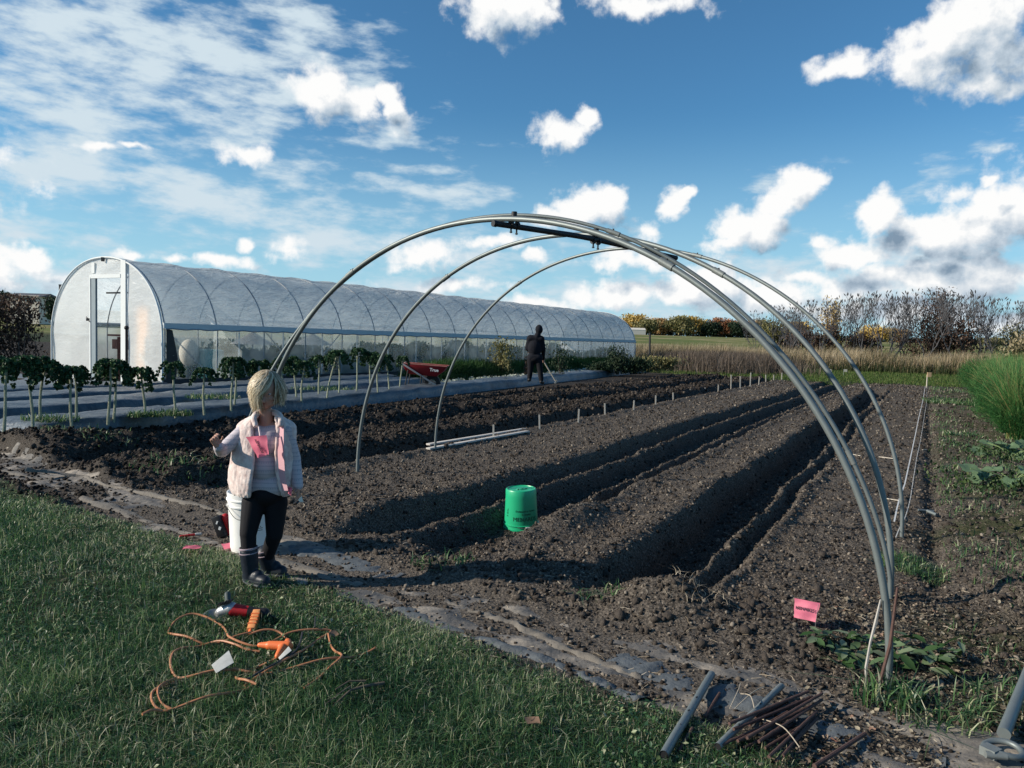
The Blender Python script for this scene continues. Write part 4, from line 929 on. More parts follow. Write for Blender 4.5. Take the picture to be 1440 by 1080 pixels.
def buckets():
    G=mat('green_bucket_plastic',(.012,.36,.17),rough=.38,var=.05,spec=.5,scale=5); DKG=mat('dark_green_print',(.004,.05,.03),rough=.5)
    b=at(733,741,-.215); b.z=hz(b.x,b.y)-.02; b.z=max(-.25,min(b.z,-.17))
    e,Mr,c,Rz=bucket(b,.375,.128,.148,G,'green plastic bucket standing upside down in the middle trench',True,[('MENARDS',.048,.135,.26,DKG,0),('Dedicated to Service',.021,.205,.30,DKG,0),('& Quality',.021,.178,.32,DKG,0),('5 GAL',.026,.185,-.95,DKG,1)],(R(1.5),R(-2)))
    m=MB(); m.tube([Mr@Vector((( Rz(.08)+.012)*math.sin(a),-(Rz(.08)+.012)*math.cos(a),.072-.014*math.sin((a+.2)*1.6)))+c for a in [-.2+.1*k for k in range(20)]],.0022,6); m.build('wire_handle',GALV,e)
    m=MB(); m.tube([Mr@Vector(((Rz(.08)+.016)*math.sin(a),-(Rz(.08)+.016)*math.cos(a),.070-.012*(a-.25)))+c for a in [.25+.06*k for k in range(8)]],.0055,8); m.build('handle_grip',WHITEP,e)
    for a in(.2,-.5):  # moulded ribs on the bucket bottom
        m=MB(); m.box(Mr@Vector((.02+a*.05,-.01+a*.04,.370))+c,(.05,.010,.006)); m.build('moulding',DKG,e,False)
    w_=at(354,771,0); w_.z=hz(w_.x,w_.y)
    e,Mr,c,Rz=bucket(w_,.385,.128,.150,WHITEP,'white plastic bucket on the ground cloth behind the girl',False,[('||:',.05,.17,.62,BLACKP,1)])
    m=MB(); m.tube(spline([Mr@Vector((-.150,-.02,.335))+c,Mr@Vector((-.11,-.125,.30))+c,Mr@Vector((-.03,-.165,.235))+c,Mr@Vector((.07,-.155,.26))+c,Mr@Vector((.150,-.02,.335))+c],8),.002,6); m.build('wire_handle',DARKST,e)
buckets()
def marker_flag(name,corners,label,wire=None,text=True,thick=.0008,rot=0,cat='marker flag'):
    TL,TR,BR,BL=[Vector(c) for c in corners]; e=empty(name,(BL if wire is None else Vector(wire[-1])),label,cat)
    n=10; nn=(TR-TL).cross(BL-TL).normalized(); vs=[];fs=[]
    for i in range(n+1):
        for j in range(n+1):
            a,b=i/n,j/n; p=TL*(1-a)*(1-b)+TR*a*(1-b)+BR*a*b+BL*(1-a)*b; vs.append(p+nn*(.004*math.sin(a*7+b*3)+.003*math.sin(b*9)))
    for i in range(n):
        for j in range(n): q=i*(n+1)+j; fs.append((q,q+n+1,q+n+2,q+1))
    m=MB(); m.add(vs,fs); m.build('flag',PINK,e)
    if text:
        ce=(TL+TR+BR+BL)/4; ex=(TR-TL).normalized(); ey=(TL-BL).normalized(); ez=ex.cross(ey).normalized()
        if ez.dot(Vector((0,-1,.2)))<0: ez=-ez
        if rot: ex,ey=-ey,ex
        M=Matrix((ex,ey,ez)).transposed().to_4x4(); M.translation=ce+ez*.0085+ey*.004
        me=text_mesh('MENARDS',.021 if not rot else .019,.0004,bold=.0006); me.transform(M); link('lettering',me,mat('flag_ink',(.05,.01,.025),rough=.6),e,False)
    if wire: m=MB(); m.tube(wire,.0013,5); m.build('wire',GALVD,e)
    return e
def flags():
    Y=3.62
    c=[atY(1117,841,Y+.04),atY(1153,848,Y-.05),atY(1147,875,Y-.055),atY(1116,868,Y+.02)]
    b=atY(1147,875,Y-.055); g0=Vector((b.x+.002,b.y+.005,hz(b.x,b.y)))
    marker_flag('marker_flag',c,'pink printed marker flag standing on its wire in the right-hand bed',[atY(1151,850,Y-.05),b,g0+Vector((0,0,-.02))])
    def flat(px,py,pts,lab):
        p=ground_pt(px,py,.018); cc=[p+Vector((x,y,z)) for x,y,z in pts]; marker_flag('fallen_flag',cc,lab,None,False)
    flat(325,773,[(-.075,.03,.01),(.05,.05,.03),(.075,-.03,.01),(-.02,-.06,.0)],'pink flag lying flat against the foot of the white bucket')
    flat(270,779,[(-.05,.03,.03),(.04,.05,.02),(.06,-.03,.03),(-.05,-.03,.02)],'crumpled pink flag lying at the edge of the lawn')
    p=ground_pt(262,757,.012); e=empty('paint_marker',p,'small red handled marker lying on the cloth left of the bucket','marker')
    m=MB(); m.capsule(p+Vector((-.03,-.02,.006)),.008,p+Vector((.05,.02,.010)),.008,10); m.build('handle',REDP,e)
    m=MB(); m.capsule(p+Vector((.055,.022,.012)),.009,p+Vector((.085,.03,.012)),.010,10); m.build('cap',GREYP,e)
    # tiny far flags
    for i,(px,py,h,lab) in enumerate([(1164,529,.35,'pale survey flag at the far end of the middle trench, the left of two'),(1186,529,.35,'pale survey flag at the far end of the beds, the right of two')]):
        q=at(px,py,0); e=empty('survey_flag',q,lab,'survey flag'); m=MB(); m.tube([q,q+Vector((0,0,h))],.008,4); m.build('wire',GALVD,e); m=MB(); m.box(q+Vector((.09,0,h-.06)),(.18,.01,.13)); m.build('flag',mat('cream_flag',(.7,.62,.48)),e,False)
flags()
def stakes():
    L=[(694,618,597),(759,605,583),(813,595,575),(851,585,567),(891,576,563),(922,570,556),(947,561,552),(970,556,547),(992,552,545),(1010,550,541),(1028,547,527),(1041,546,529),(1055,543,524),(1067,539,530),(1077,537,527),(1088,537,527),(1099,535,524),(1112,533,525),(1124,532,525)]
    names=['first','second','third','fourth','fifth','sixth','seventh','eighth','ninth','tenth','eleventh','twelfth','thirteenth','fourteenth','fifteenth','sixteenth','seventeenth','eighteenth','nineteenth']
    SW=mat('stake_wood',(.55,.50,.42),rough=.8,var=.15)
    for i,(px,by,ty) in enumerate(L):
        p=ground_pt(px,by); h=(by-ty)*p.y/F
        m=MB(); w_=.020+.0004*p.y; m.beam(Vector((0,0,-.08)),Vector((random.uniform(-.02,.02),0,h)),w_,w_*.5,(0,1,0)); o=m.build('grade_stake',SW,None,False,world=False); o.location=p
        tag(o,names[i]+' short wooden stake from the near end of the stake row','wooden stake','short stakes along the bed edge')
        if i==0: o['label']='nearest short wooden stake, standing beside the two long boards'
    # end stake with a tan tag, and two strings
    p=at(1303,545,0); e=empty('end_stake',p,'thin stake with a tan tag at the far end of the string lines','stake')
    m=MB(); m.beam(p,p+Vector((0,0,.50)),.03,.03,(0,1,0)); m.build('post',SW,e,False)
    m=MB(); m.box(p+Vector((.06,-.02,.50)),(.16,.02,.18)); m.build('tag',mat('tan_tag',(.62,.42,.24)),e,False)
    tape=[(1257,742),(1261,722),(1265,707),(1272,687),(1279,654),(1286,620),(1292,590),(1298,564),(1301,545)]
    pts=[ground_pt(a,b,.05) for a,b in tape]
    m=MB()
    for a,b in zip(pts,pts[1:]): m.beam(a,b,.012,.003)
    tag(m.build('measuring_tape',mat('white_tape',(.55,.55,.53),rough=.5,var=.05),None,False),'white tape stretched along the right edge of the beds','tape')
    dash=[(1259,767),(1265,752),(1271,741),(1279,713),(1284,681),(1289,649),(1294,625),(1298,600),(1301,580),(1303,564),(1303,540)]
    pts=[ground_pt(a,b,.06) for a,b in dash]
    m=MB(); P=spline(pts,8)
    k=0
    for a,b in zip(P,P[1:]):
        m.beam(a,a.lerp(b,.72),.006,.003)
    m.tube(P,.0012,4)
    tag(m.build('string_line',mat('string',(.48,.48,.46),var=.05),None,False),'thin dashed string line just right of the white tape','string')
    # short sticks on the right-hand bed
    S=[((1212,581),(1230,585)),((1226,573),(1244,574)),((1232,566),(1250,567)),((1236,644),(1257,647)),((1276,594),(1292,596)),((1245,703),(1266,707)),((1290,578),(1297,577)),((1297,634),(1303,634)),((1196,640),(1210,643))]
    for i,(a,b) in enumerate(S):
        A=ground_pt(*a,.015);B=ground_pt(*b,.02); m=MB(); m.beam(A,B,.012,.006); o=m.build('marker_stick',SW,None,False); tag(o,'small pale stick lying on the smooth right-hand bed near the tape','stick','small pale sticks on the right-hand bed')
    # two long boards
    for k,(a,b,l) in enumerate([((602,625),(738,603),'long pale board beside the first stake, the upper of two'),((602,631),(742,606.5),'long pale board beside the first stake, the lower of two')]):
        z=.045; A=at(*a,z);B=at(*b,z)
        m=MB(); m.beam(A,B,.065,.022); tag(m.build('long_board',BOARD,None,True,bevel=.003),l,'board')
    # white tee fitting
    p=ground_pt(1302,724,.03); e=empty('tee_fitting',p,'pale pipe tee fitting lying in the grass right of the farthest hoop','pipe fitting')
    m=MB(); m.tube([p+Vector((-.07,0,.01)),p+Vector((.07,.01,.0))],.011,10); m.build('cross_piece',GALV,e); m=MB(); m.tube([p+Vector((.01,.0,.005)),p+Vector((.035,-.10,-.005))],.014,10); m.build('branch',GALV,e)
stakes()
def rods():
    cx=lambda x,y:(920+x/4.8,940+y/4.8)
    z0=.03
    def G(x,y,dz): 
        a=cx(x,y); p=ground_pt(*a); p.z=max(p.z,-.01)+dz; return p
    for i,(x0,y0,x1,y1,r,l) in enumerate([(62,655,385,88,.0155,'thick galvanised pipe lying at the lawn edge, left of the rod pile'),(425,597,857,168,.0125,'thinner galvanised pipe lying under the left side of the rusty rods')]):
        e=empty('steel_pipe',G(x0,y0,0),l,'pipe'); A,B=G(x0,y0,.035),G(x1,y1,.030)
        m=MB(); d=(B-A); pts=[A+d*t+Vector((0,0,.002*math.sin(t*9))) for t in [k/12 for k in range(13)]]
        m.tube(pts,r,18,caps=False); m.tube([pts[-1],pts[-1]-d*.001],[r,r*.2],18); m.build('tube',GALV if i==0 else GALVD,e)
        m=MB(); m.tube([pts[0]+d*.004,pts[0]+d*.02],r*.86,14); m.build('dark_opening',BLACKP,e)
        for k in range(3):
            q=A+d*(.28+.17*k); m=MB(); m.tube([q+Vector((-.003,-.004,r*.93)),q+Vector((.004,0,r+.0006))],.0022,6); m.build('drilled_hole',BLACKP,e)
    rr=[(500,492,1035,245),(530,507,1062,262),(445,592,975,338),(560,562,1060,305),(620,592,1128,262),(700,592,1128,287),(770,672,1095,345),(820,672,1098,374),(865,640,1082,352),(600,560,930,400),(680,372,930,232),(715,362,962,240),(640,402,872,240),(665,470,985,335),(745,562,1010,397),(590,520,900,330)]
    lv=[4,3,2,2,4,3,2,1,1,0,1,0,0,1,0,1]
    m0=None
    for i,(x0,y0,x1,y1) in enumerate(rr):
        A,B=G(x0,y0,.012+.013*lv[i]),G(x1,y1,.010+.011*lv[i]); m=MB(); n=16
        m.tube([A.lerp(B,t/n)+Vector((0,0,.0008*math.sin(t*3+i))) for t in range(n+1)],.0056,8); o=m.build('rusty_rod',RUST,None); tag(o,'rusty steel rod in the heaped pile between the thinner pipe and the bottom edge','rod','rusty rods in a heap')
    for (x0,y0,x1,y1,l,w_,mt) in [(1080,690,1420,480,'single rusty rod lying apart to the right of the rod heap',.0075,RUST),(340,352,440,200,'short rusty rod right of the thick pipe top',.006,RUST),(165,585,255,440,'rusty rod half hidden in grass beside the thick pipe',.006,RUST)]:
        m=MB(); m.tube([G(x0,y0,.015),G(x1,y1,.02)],w_,8); tag(m.build('rusty_rod',mt),l,'rod')
    for (x0,y0,x1,y1,l) in [(505,357,577,198,'short grey stick between the two pipes'),(540,357,737,222,'longer thin twig slanting between the two pipes'),(580,255,670,372,'pale dry grass stalk lying across the thinner pipe'),(720,430,975,650,'long pale dry stalk bent over the heap of rods')]:
        m=MB(); a,b=G(x0,y0,.05),G(x1,y1,.06); m.tube(spline([a,a.lerp(b,.5)+Vector((.01,0,.02)),b],6),.0019,6); tag(m.build('twig',mat('twig',(.36,.31,.24),var=.3)),l,'twig')
    # hand tool with a ring-shaped yoke at the lower right corner
    A=ground_pt(1446,962,.07); B=ground_pt(1410,1053,.055)
    e=empty('post_tool',B,'galvanised steel handle ending in a ring yoke at the lower right corner','tool')
    m=MB(); m.tube([A+(A-B)*1.2,A,A.lerp(B,.5),B.lerp(A,.12),B],[.018,.0185,.020,.0215,.022],18); m.build('handle',GALV,e)
    C=ground_pt(1406,1071,.052); m=MB(); pts=[]
    for k in range(40):
        a=2*pi*k/40; pts.append(C+Vector((.058*math.cos(a),.050*math.sin(a)-.012,.004*math.sin(a*2))))
    m.tube(pts,.0105,12,closed=True); m.build('ring',GALV,e)
    m=MB(); m.box(C+Vector((-.055,-.030,0)),(.045,.05,.03),(0,0,.5)); m.tube([C+Vector((-.085,-.05,.0)),C+Vector((-.02,-.06,.0))],.012,10); m.build('clamp_block',GALVD,e)
    # branch and a brown leaf in the lawn
    e=empty('dead_branch',ground_pt(520,972),'dead forked branch lying in the lawn right of the orange cord','branch')
    m=MB(); P=lambda a,b,z:ground_pt(200+a/4.235,860+b/4.235,z)
    m.tube([P(1440,478,.035),P(1330,500,.038),P(1240,520,.035),P(1140,590,.02)],[.007,.006,.005,.003],8); m.tube([P(1330,495,.055),P(1230,505,.06),P(1150,540,.05)],[.004,.003,.002],7); m.tube([P(1240,520,.05),P(1180,560,.05),P(1090,600,.03)],[.003,.002,.0015],7); m.build('wood',mat('dead_wood',(.12,.095,.07),rough=.9,var=.35,scale=40),e)
    for (px,py,l,s) in [(748,1031,'curled brown leaf lying on the lawn near the bottom edge',.05),(470,905,'torn pale leaf in the grass at the lawn edge',.035)]:
        o=scatter('fallen_leaf',CRUMP_V,CRUMP_F,np.array([ground_pt(px,py,.045)]),np.array([s*1.25]),mat('brown_leaf',(.19,.12,.08),rough=.8),seed=int(px),tilt=.4,kind=None); tag(o,l,'leaf')
rods()
def soft(P,n=5):
    for _ in range(n): P=[P[0]]+[(P[i-1]+P[i]*2+P[i+1])/4 for i in range(1,len(P)-1)]+[P[-1]]
    return P
def cord():
    OR=mat('orange_cord',(.42,.18,.09),rough=.5,var=.12,scale=20); ORB=mat('orange_plug',(.75,.17,.05),rough=.45,var=.1); BK=mat('black_cord',(.03,.03,.035),rough=.6)
    e=empty('extension_cord',ground_pt(310,950),'orange extension cord in loose coils on the lawn, three-way socket and white tag','extension cord')
    def G(x,y,z=.05): return ground_pt(200+x/4.235,860+y/4.235,z)
    paths=[[(640,182),(720,172),(800,170),(850,185),(885,225),(893,265),(870,310),(800,335),(690,365),(610,390),(540,408),(430,422),(300,437),(220,430),(180,400),(167,355),(190,305),(250,262),(330,240),(400,228),(470,236),(560,262),(620,268),(700,268)],
      [(648,185),(560,205),(470,222),(400,228),(340,228),(270,215),(200,195),(160,165),(160,140),(200,100),(280,76),(360,76),(450,97),(495,140),(508,190),(520,218),(600,240),(700,240),(790,205),(880,180),(1000,170),(1130,158),(1060,188),(1000,240),(930,310),(840,360),(700,425),(610,475)],
      [(540,408),(640,410),(760,400),(900,377),(1040,358),(1140,342),(1240,315),(1320,285),(1390,260)],
      [(1108,182),(1122,230),(1150,275),(1185,315),(1180,345),(1120,378),(1050,430),(960,500)],
      [(250,436),(170,465),(95,515),(57,565),(62,605),(110,627),(180,624),(300,604),(400,580),(520,540),(620,498),(680,458),(705,435)],
      [(555,425),(575,455),(620,482),(680,498)],[(200,445),(110,510),(92,560),(120,600),(180,618)],[(0,688),(60,664),(120,648)]]
    for k,P in enumerate(paths):
        pts=soft(spline([G(a,b,.036+.014*math.sin(i*1.3+k)) for i,(a,b) in enumerate(P)],7))
        m=MB(); m.tube(pts,.0048,8); m.build('cable',OR,e)
    m=MB(); m.tube(spline([G(1030,105,.06),G(1026,170,.06)],4),.003,6); m.tube(spline([G(952,190,.05),G(940,255,.055),G(905,310,.05),G(820,365,.05),G(700,432,.05),G(610,475,.04)],6),.004,6); m.build('dark_lead',BK,e)
    # three way socket
    A,B=G(700,268,.05),G(868,282,.055); m=MB(); m.capsule(A,.011,A.lerp(B,.35),.017,14); m.capsule(A.lerp(B,.35),.019,B,.021,14); c=G(835,292,.055); m.capsule(c,.018,G(805,335,.05),.012,14); m.capsule(B,.020,G(866,262,.06),.015,12)
    me=remesh(m,.0028,4); link('socket_block',me,ORB,e)
    # plug standing up out of the grass
    a=G(640,168,.03); b=G(682,62,.05); m=MB(); d=(b-a)
    m.beam(a+d*.12,b,.034,.028,(0,0,1)); o=m.build('plug',mat('pale_orange_plug',(.85,.34,.12),rough=.5,var=.1),e,True,bevel=.006)
    m=MB(); m.capsule(a,.007,a+d*.15,.011,10)
    for t in(.3,.45,.6,.75): m.beam(a+d*t,a+d*(t+.05),.037,.031,(0,0,1))
    m.build('plug_ribs',ORB,e)
    PW=mat('paper_tag',(.42,.43,.41),rough=.7,var=.3,scale=40)
    for q in ([(412,405,.06),(515,353,.085),(545,405,.07),(440,440,.05)],[(810,345,.05),(870,312,.075),(888,330,.07),(820,358,.05)]):
        m=MB(); P=[G(*t) for t in q]; ce=sum(P,Vector())/4+Vector((0,0,.006)); dn=Vector((0,0,-.0015)); m.add(P+[ce]+[p+dn for p in P]+[ce+dn],[(0,1,4),(1,2,4),(2,3,4),(3,0,4),(6,5,9),(7,6,9),(8,7,9),(5,8,9),(0,5,6,1),(1,6,7,2),(2,7,8,3),(3,8,5,0)]); m.build('paper_tag',PW,e)
cord()
def grinder():
    c=ground_pt(338,872); e=empty('angle_grinder',c,'red and grey angle grinder lying on the lawn at the girl\'s feet','angle grinder')
    Y=c.y; s=Y/F
    P=lambda px,py,dy=0: atY(px,py,Y+dy)
    m=MB(); m.capsule(P(327,857),.030,P(349,860),.026,18); me=remesh(m,.003,4); link('body',me,REDP,e)
    m=MB(); m.capsule(P(350,861),.024,P(372,863),.027,18); m.capsule(P(349,860),.026,P(356,861),.024,18); link('grip',remesh(m,.003,4),BLACKP,e)
    m=MB(); m.capsule(P(311,860),.024,P(325,855),.030,18); m.capsule(P(308,862),.020,P(310,870),.022,14); link('gear_case',remesh(m,.0028,3),mat('cast_metal',(.45,.45,.46),rough=.4,metal=.5,var=.15),e)
    for k in range(5):
        q=P(308+k*4.2,850-k*1.2,-.012); m=MB(); m.box(q,(.005,.035,.012),(0,.3,0)); m.build('vent_slot',BLACKP,e,False)
    m=MB(); m.capsule(P(321,848,.02),.013,P(320,836,.045),.015,14); m.tube([P(321,850,.01),P(321,846,.022)],.018,14); m.build('side_handle',mat('handle_rubber',(.05,.07,.07),rough=.6),e)
    m=MB(); q=P(301,872,-.02); m.lathe([(.002,0),(.052,0),(.055,.012),(.053,.014),(.002,.004)],q,28,Matrix.Rotation(.35,3,'Y')@Matrix.Rotation(.5,3,'X')); m.build('wheel_guard',mat('guard_metal',(.30,.31,.31),rough=.6,metal=.3),e)
    m=MB(); m.box(P(340,868,-.020),(.05,.006,.010)); m.build('paddle_switch',BLACKP,e,False)
    m=MB(); m.tube(spline([P(378,864),P(392,872,.02),P(410,882,.1),P(440,884,.2)],6),.004,6); m.build('lead',BLACKP,e)
grinder()
def drill():
    c=ground_pt(313,755); e=empty('cordless_tool',c,'red and black cordless tool lying on its side left of the white bucket','cordless tool')
    Y=c.y; P=lambda px,py,dy=0: atY(px,py,Y+dy)
    m=MB(); m.beam(P(304,726,0),P(314,755,-.01),.055,.060,(0,1,0)); m.build('battery',BLACKP,e,True,bevel=.008)
    m=MB(); m.capsule(P(317,728,.04),.030,P(322,748,.05),.032,14); m.capsule(P(317,728,.04),.024,P(330,735,.12),.022,12); link('body',remesh(m,.004,4),REDP,e)
    m=MB(); m.box(P(316,752,.02),(.02,.04,.05)); m.box(P(323,736,.0),(.012,.02,.07)); m.build('grip_panel',BLACKP,e,True,bevel=.004)
    for (px,py,w_) in ((305,735,.010),(309,743,.016)):
        m=MB(); m.box(P(px,py,-.036),(w_,.003,.022),(0,.33,0)); m.build('white_mark',WHITEP,e,False)
drill()
def wheelbarrow():
    c=Vector((-2.12,18.35,.04)); e=empty('wheelbarrow',c,'red wheelbarrow parked on the black film beside the leafy crop row','wheelbarrow')
    q=lambda x,y,z:c+Vector((x,y,z))
    top=[(-.55,-.31,.68),(.53,-.31,.63),(.53,.31,.63),(-.55,.31,.68)]; bot=[(-.40,-.20,.42),(.26,-.18,.37),(.26,.18,.37),(-.40,.20,.42)]; ms=[(-.51,-.28,.55),(.44,-.27,.50),(.44,.27,.50),(-.51,.28,.55)]
    inn=[tuple(a*.96 if i<2 else a+.008 for i,a in enumerate(t)) for t in bot]; int_=[tuple(a*.975 if i<2 else a for i,a in enumerate(t)) for t in top]
    vs=[q(*t) for t in top+ms+bot+int_+inn]; f=[]
    for i in range(4):
        j=(i+1)%4; f+=[(i,j,4+j,4+i),(4+i,4+j,8+j,8+i),(i,12+i,12+j,j),(12+i,16+i,16+j,12+j)]
    f+=[(8,9,10,11),(19,18,17,16)]
    m=MB(); m.add(vs,f); m.build('tray',mat('red_tray',(.22,.008,.014),rough=.5,var=.15),e,True,bevel=.02)
    m=MB(); m.tube([q(*t) for t in top],.014,8,closed=True); m.build('rim',mat('tray_rim',(.42,.15,.12),rough=.5),e)
    for y in(-.27,.27):
        m=MB(); m.beam(q(-.60,y*1.25,.70),q(.42,y*.55,.06),.045,.04); m.build('handle_rail',mat('ash_wood',(.50,.40,.36),rough=.7),e,True,bevel=.004)
        m=MB(); m.tube([q(-.42,y,.52),q(-.50,y,.02),q(-.42,y,.01),q(-.12,y,.02),q(-.10,y,.40)],.014,7); m.build('leg',DARKST,e)
    m=MB(); m.tube([q(-.46,-.27,.16),q(-.12,-.27,.16)],.010,6); m.build('stay',GALV,e)
    m=MB(); m.lathe([(.10,-.04),(.19,-.045),(.205,-.02),(.205,.02),(.19,.045),(.10,.04)],q(.15,0,.20),26,Matrix.Rotation(R(90),3,'X')); w_=m.build('wheel',BLACKP,e)
    me=text_mesh('True',.11,.001,bold=.002); M=Matrix.Rotation(R(90),4,'X'); me.transform(Matrix.Translation(q(.22,-.300,.535))@Matrix.Rotation(R(4),4,'Y')@M); link('lettering',me,WHITEP,e,False)
wheelbarrow()
def red_can():
    c=at(996,518.5,0); e=empty('fuel_can',c,'small bright red fuel can on the far green strip','fuel can')
    m=MB(); m.box(c+Vector((0,0,.24)),(.50,.28,.46)); m.build('body',mat('bright_red',(.60,.02,.025),rough=.4),e,True,bevel=.05)
    m=MB(); m.tube([c+Vector((-.14,0,.46)),c+Vector((-.12,0,.58)),c+Vector((.10,0,.58)),c+Vector((.13,0,.46))],.03,8); m.build('handle',REDP,e)
    m=MB(); m.tube([c+Vector((.20,0,.46)),c+Vector((.27,0,.58))],.04,8); m.build('spout',REDP,e)
red_can()
def posts():
    for (px,by,ty,Y,r,l,mt) in [(85,505,400,22.5,.045,'tall dark post standing just left of the tunnel end',DARKST),(178,520,461,17.3,.030,'thin black stake with a knob in front of the gable film right of the doorway',BLACKP),(26,505,453,30.5,.05,'grey post in front of the dead brown hedge',WOOD),(914,495,468,52,.07,'lone dark fence post standing in the dry grass right of the tunnel',DARKST)]:
        b=atY(px,by,Y); t=atY(px,ty,Y); b.z=0; m=MB(); m.tube([b,t],r,10)
        if px==178: m.ball(t,r*1.8)
        m.tube([t-Vector((0,0,.03)),t],r*1.15,10); tag(m.build('post',mt),l,'post')
posts()
# ------------------------------------------------------------------ people
SKIN=mat('skin',(.42,.23,.17),rough=.55,var=.10,scale=30,spec=.35)
def hand(m,wrist,d,n,thumb,s=1.,curl=(.5,.7,.5),spread=.05,r0=.0062):
    d=d.normalized(); n=(n-d*n.dot(d)).normalized(); t=(thumb-d*thumb.dot(d)-n*thumb.dot(n)).normalized()
    P=.060*s; wd=.0125*s
    offs=[1.5,.5,-.5,-1.5]; Ls=[.90,1.,.94,.74]
    for o in offs:
        m.capsule(wrist+t*o*wd*.6,.0105*s,wrist+d*P+t*o*wd,.0082*s,12)
    m.capsule(wrist,.0155*s,wrist+d*P*.5,.013*s,12)
    for i,(o,L) in enumerate(zip(offs,Ls)):
        p=wrist+d*P+t*o*wd*1.02; dd=(d+t*o*spread).normalized(); nn=n.copy()
        for j,(seg,c) in enumerate(zip((.024,.016,.012),curl)):
            c=c*(1+.12*(i-1.5)); cc,sn=math.cos(c),math.sin(c); nd=dd*cc+nn*sn; nn=nn*cc-dd*sn; dd=nd.normalized()
            q=p+dd*seg*L*s; m.capsule(p,(r0-.0006*j)*s,q,(r0-.0006*(j+1))*s,10); p=q
    p=wrist+d*P*.22+t*.018*s; dd=(d*.55+t*.75+n*.30).normalized()
    q=p+dd*.026*s; m.capsule(wrist+d*P*.12+t*.006*s,.0115*s,p,.0092*s,10); m.capsule(p,.0082*s,q,.0070*s,10); dd2=(d*.85+t*.25+n*.5).normalized(); m.capsule(q,.0068*s,q+dd2*.018*s,.0055*s,10)
def girl():
    Y0=4.08; K=lambda px,py,Y=Y0: atY(px,py,Y)
    feet=ground_pt(362,826); e=empty('person',feet,'young child with wind-blown blond hair in a pink fleece vest, leggings and rubber boots','person')
    sh1,el1,wr1=K(346,604),K(312,634,4.0),K(307,628,3.885)
    sh2,el2,wr2=K(401,605),K(414,645,4.12),K(419,684,4.07)
    hip1,kn1,an1=K(357,706,4.08),K(349,750,4.03),K(351,808,4.01)
    hip2,kn2,an2=K(388,706,4.12),K(386,752,4.10),K(373,796,4.19)
    hc=K(374,550,4.06)
    m=MB()
    # head: skull, jaw, cheeks, nose, ears
    fd=Vector((.16,-.97,-.30)).normalized()   # looking down to the viewer, turned a little
    fr=fd.cross(Vector((0,0,1))).normalized(); fu=fr.cross(fd)   # fr = to image left/right
    H=lambda a,b,c: hc+fr*a+fu*b+fd*c
    m.ball(hc+fu*.018,(.071,.082,.078),20,14); m.ball(H(0,-.015,.012),(.060,.066,.078),18,12); m.capsule(H(-.022,-.050,.040),.028,H(.022,-.050,.040),.028); m.capsule(H(0,-.062,.052),.018,H(0,-.058,.050),.020)
    m.capsule(H(-.032,-.020,.052),.020,H(.032,-.020,.052),.020); m.capsule(H(0,-.005,.072),.007,H(0,-.026,.086),.0095); m.capsule(H(-.008,-.028,.078),.006,H(.008,-.028,.078),.006)
    for s in(-1,1): m.ball(H(.070*s,-.008,-.004),(.010,.014,.020),10,8)
    m.capsule(K(374,578,4.09),.034,K(375,600,4.10),.040)
    # trunk and limbs
    m.capsule(K(350,604,4.10),.045,K(400,604,4.10),.045); m.ball(K(375,622,4.10),(.105,.075,.10),20,14); m.ball(K(374,655,4.10),(.092,.070,.09),20,14); m.ball(K(373,692,4.10),(.098,.078,.075),20,14)
    m.capsule(sh1,.036,el1,.027); m.capsule(el1,.027,wr1,.018); m.capsule(sh2,.036,el2,.027); m.capsule(el2,.027,wr2,.018)
    hand(m,wr1,Vector((-.25,-.45,.85)),Vector((.75,-.5,-.1)),Vector((.5,.6,.5)),.92,(.75,1.0,.7))
    hand(m,wr2,Vector((.06,-.12,-1)),Vector((-1,-.1,-.05)),Vector((0,-1,.1)),.92,(.25,.45,.4))
    m.capsule(hip1,.058,kn1,.040); m.capsule(kn1,.038,an1,.026); m.capsule(hip2,.058,kn2,.040); m.capsule(kn2,.038,an2,.026)
    m.capsule(an1,.024,an1+Vector((.03,-.01,-.03)),.016); m.capsule(an2,.024,an2+Vector((.03,.0,-.02)),.016)
    link('body',remesh(m,.0030,3,.5),SKIN,e)
    # face details
    EW=mat('eye_white',(.6,.58,.56),rough=.3,var=.02); 
    for s in(-1,1):
        q=MB(); q.ball(H(.026*s,.010,.062),.0115,12,8); ey=q.build('eye',EW,e); q=MB(); q.ball(H(.026*s,.010,.0700),.0052,10,8); q.build('iris',mat('iris',(.05,.07,.10),rough=.2),ey)
        q=MB(); q.tube([H(.015*s,.028,.068),H(.026*s,.032,.069),H(.038*s,.028,.063)],.0022,6); q.build('eyebrow',mat('brow',(.35,.25,.14)),e)
    q=MB(); q.tube([H(-.016,-.043,.070),H(0,-.0455,.075),H(.016,-.043,.070)],[.002,.0042,.002],8); q.build('lips',mat('lips',(.42,.15,.13),rough=.5),e)
    # leggings
    LG=mat('black_leggings',(.006,.006,.009),rough=.85,var=.3,scale=20,bump=.002,bscale=12)
    m=MB(); m.ball(K(373,694,4.10),(.108,.088,.070),20,12); m.capsule(hip1,.066,kn1,.046); m.capsule(kn1,.044,K(350,782,4.02),.038); m.capsule(hip2,.066,kn2,.046); m.capsule(kn2,.044,K(375,784,4.16),.038)
    link('leggings',remesh(m,.0055,3,.5),LG,e)
    # boots
    BT=mat('rubber_boot',(.030,.042,.052),rough=.6,var=.35,scale=14,spec=.3); BS=mat('boot_shaft',(.013,.018,.028),rough=.45,var=.5,scale=60); BP=mat('boot_band',(.34,.27,.30),rough=.6)
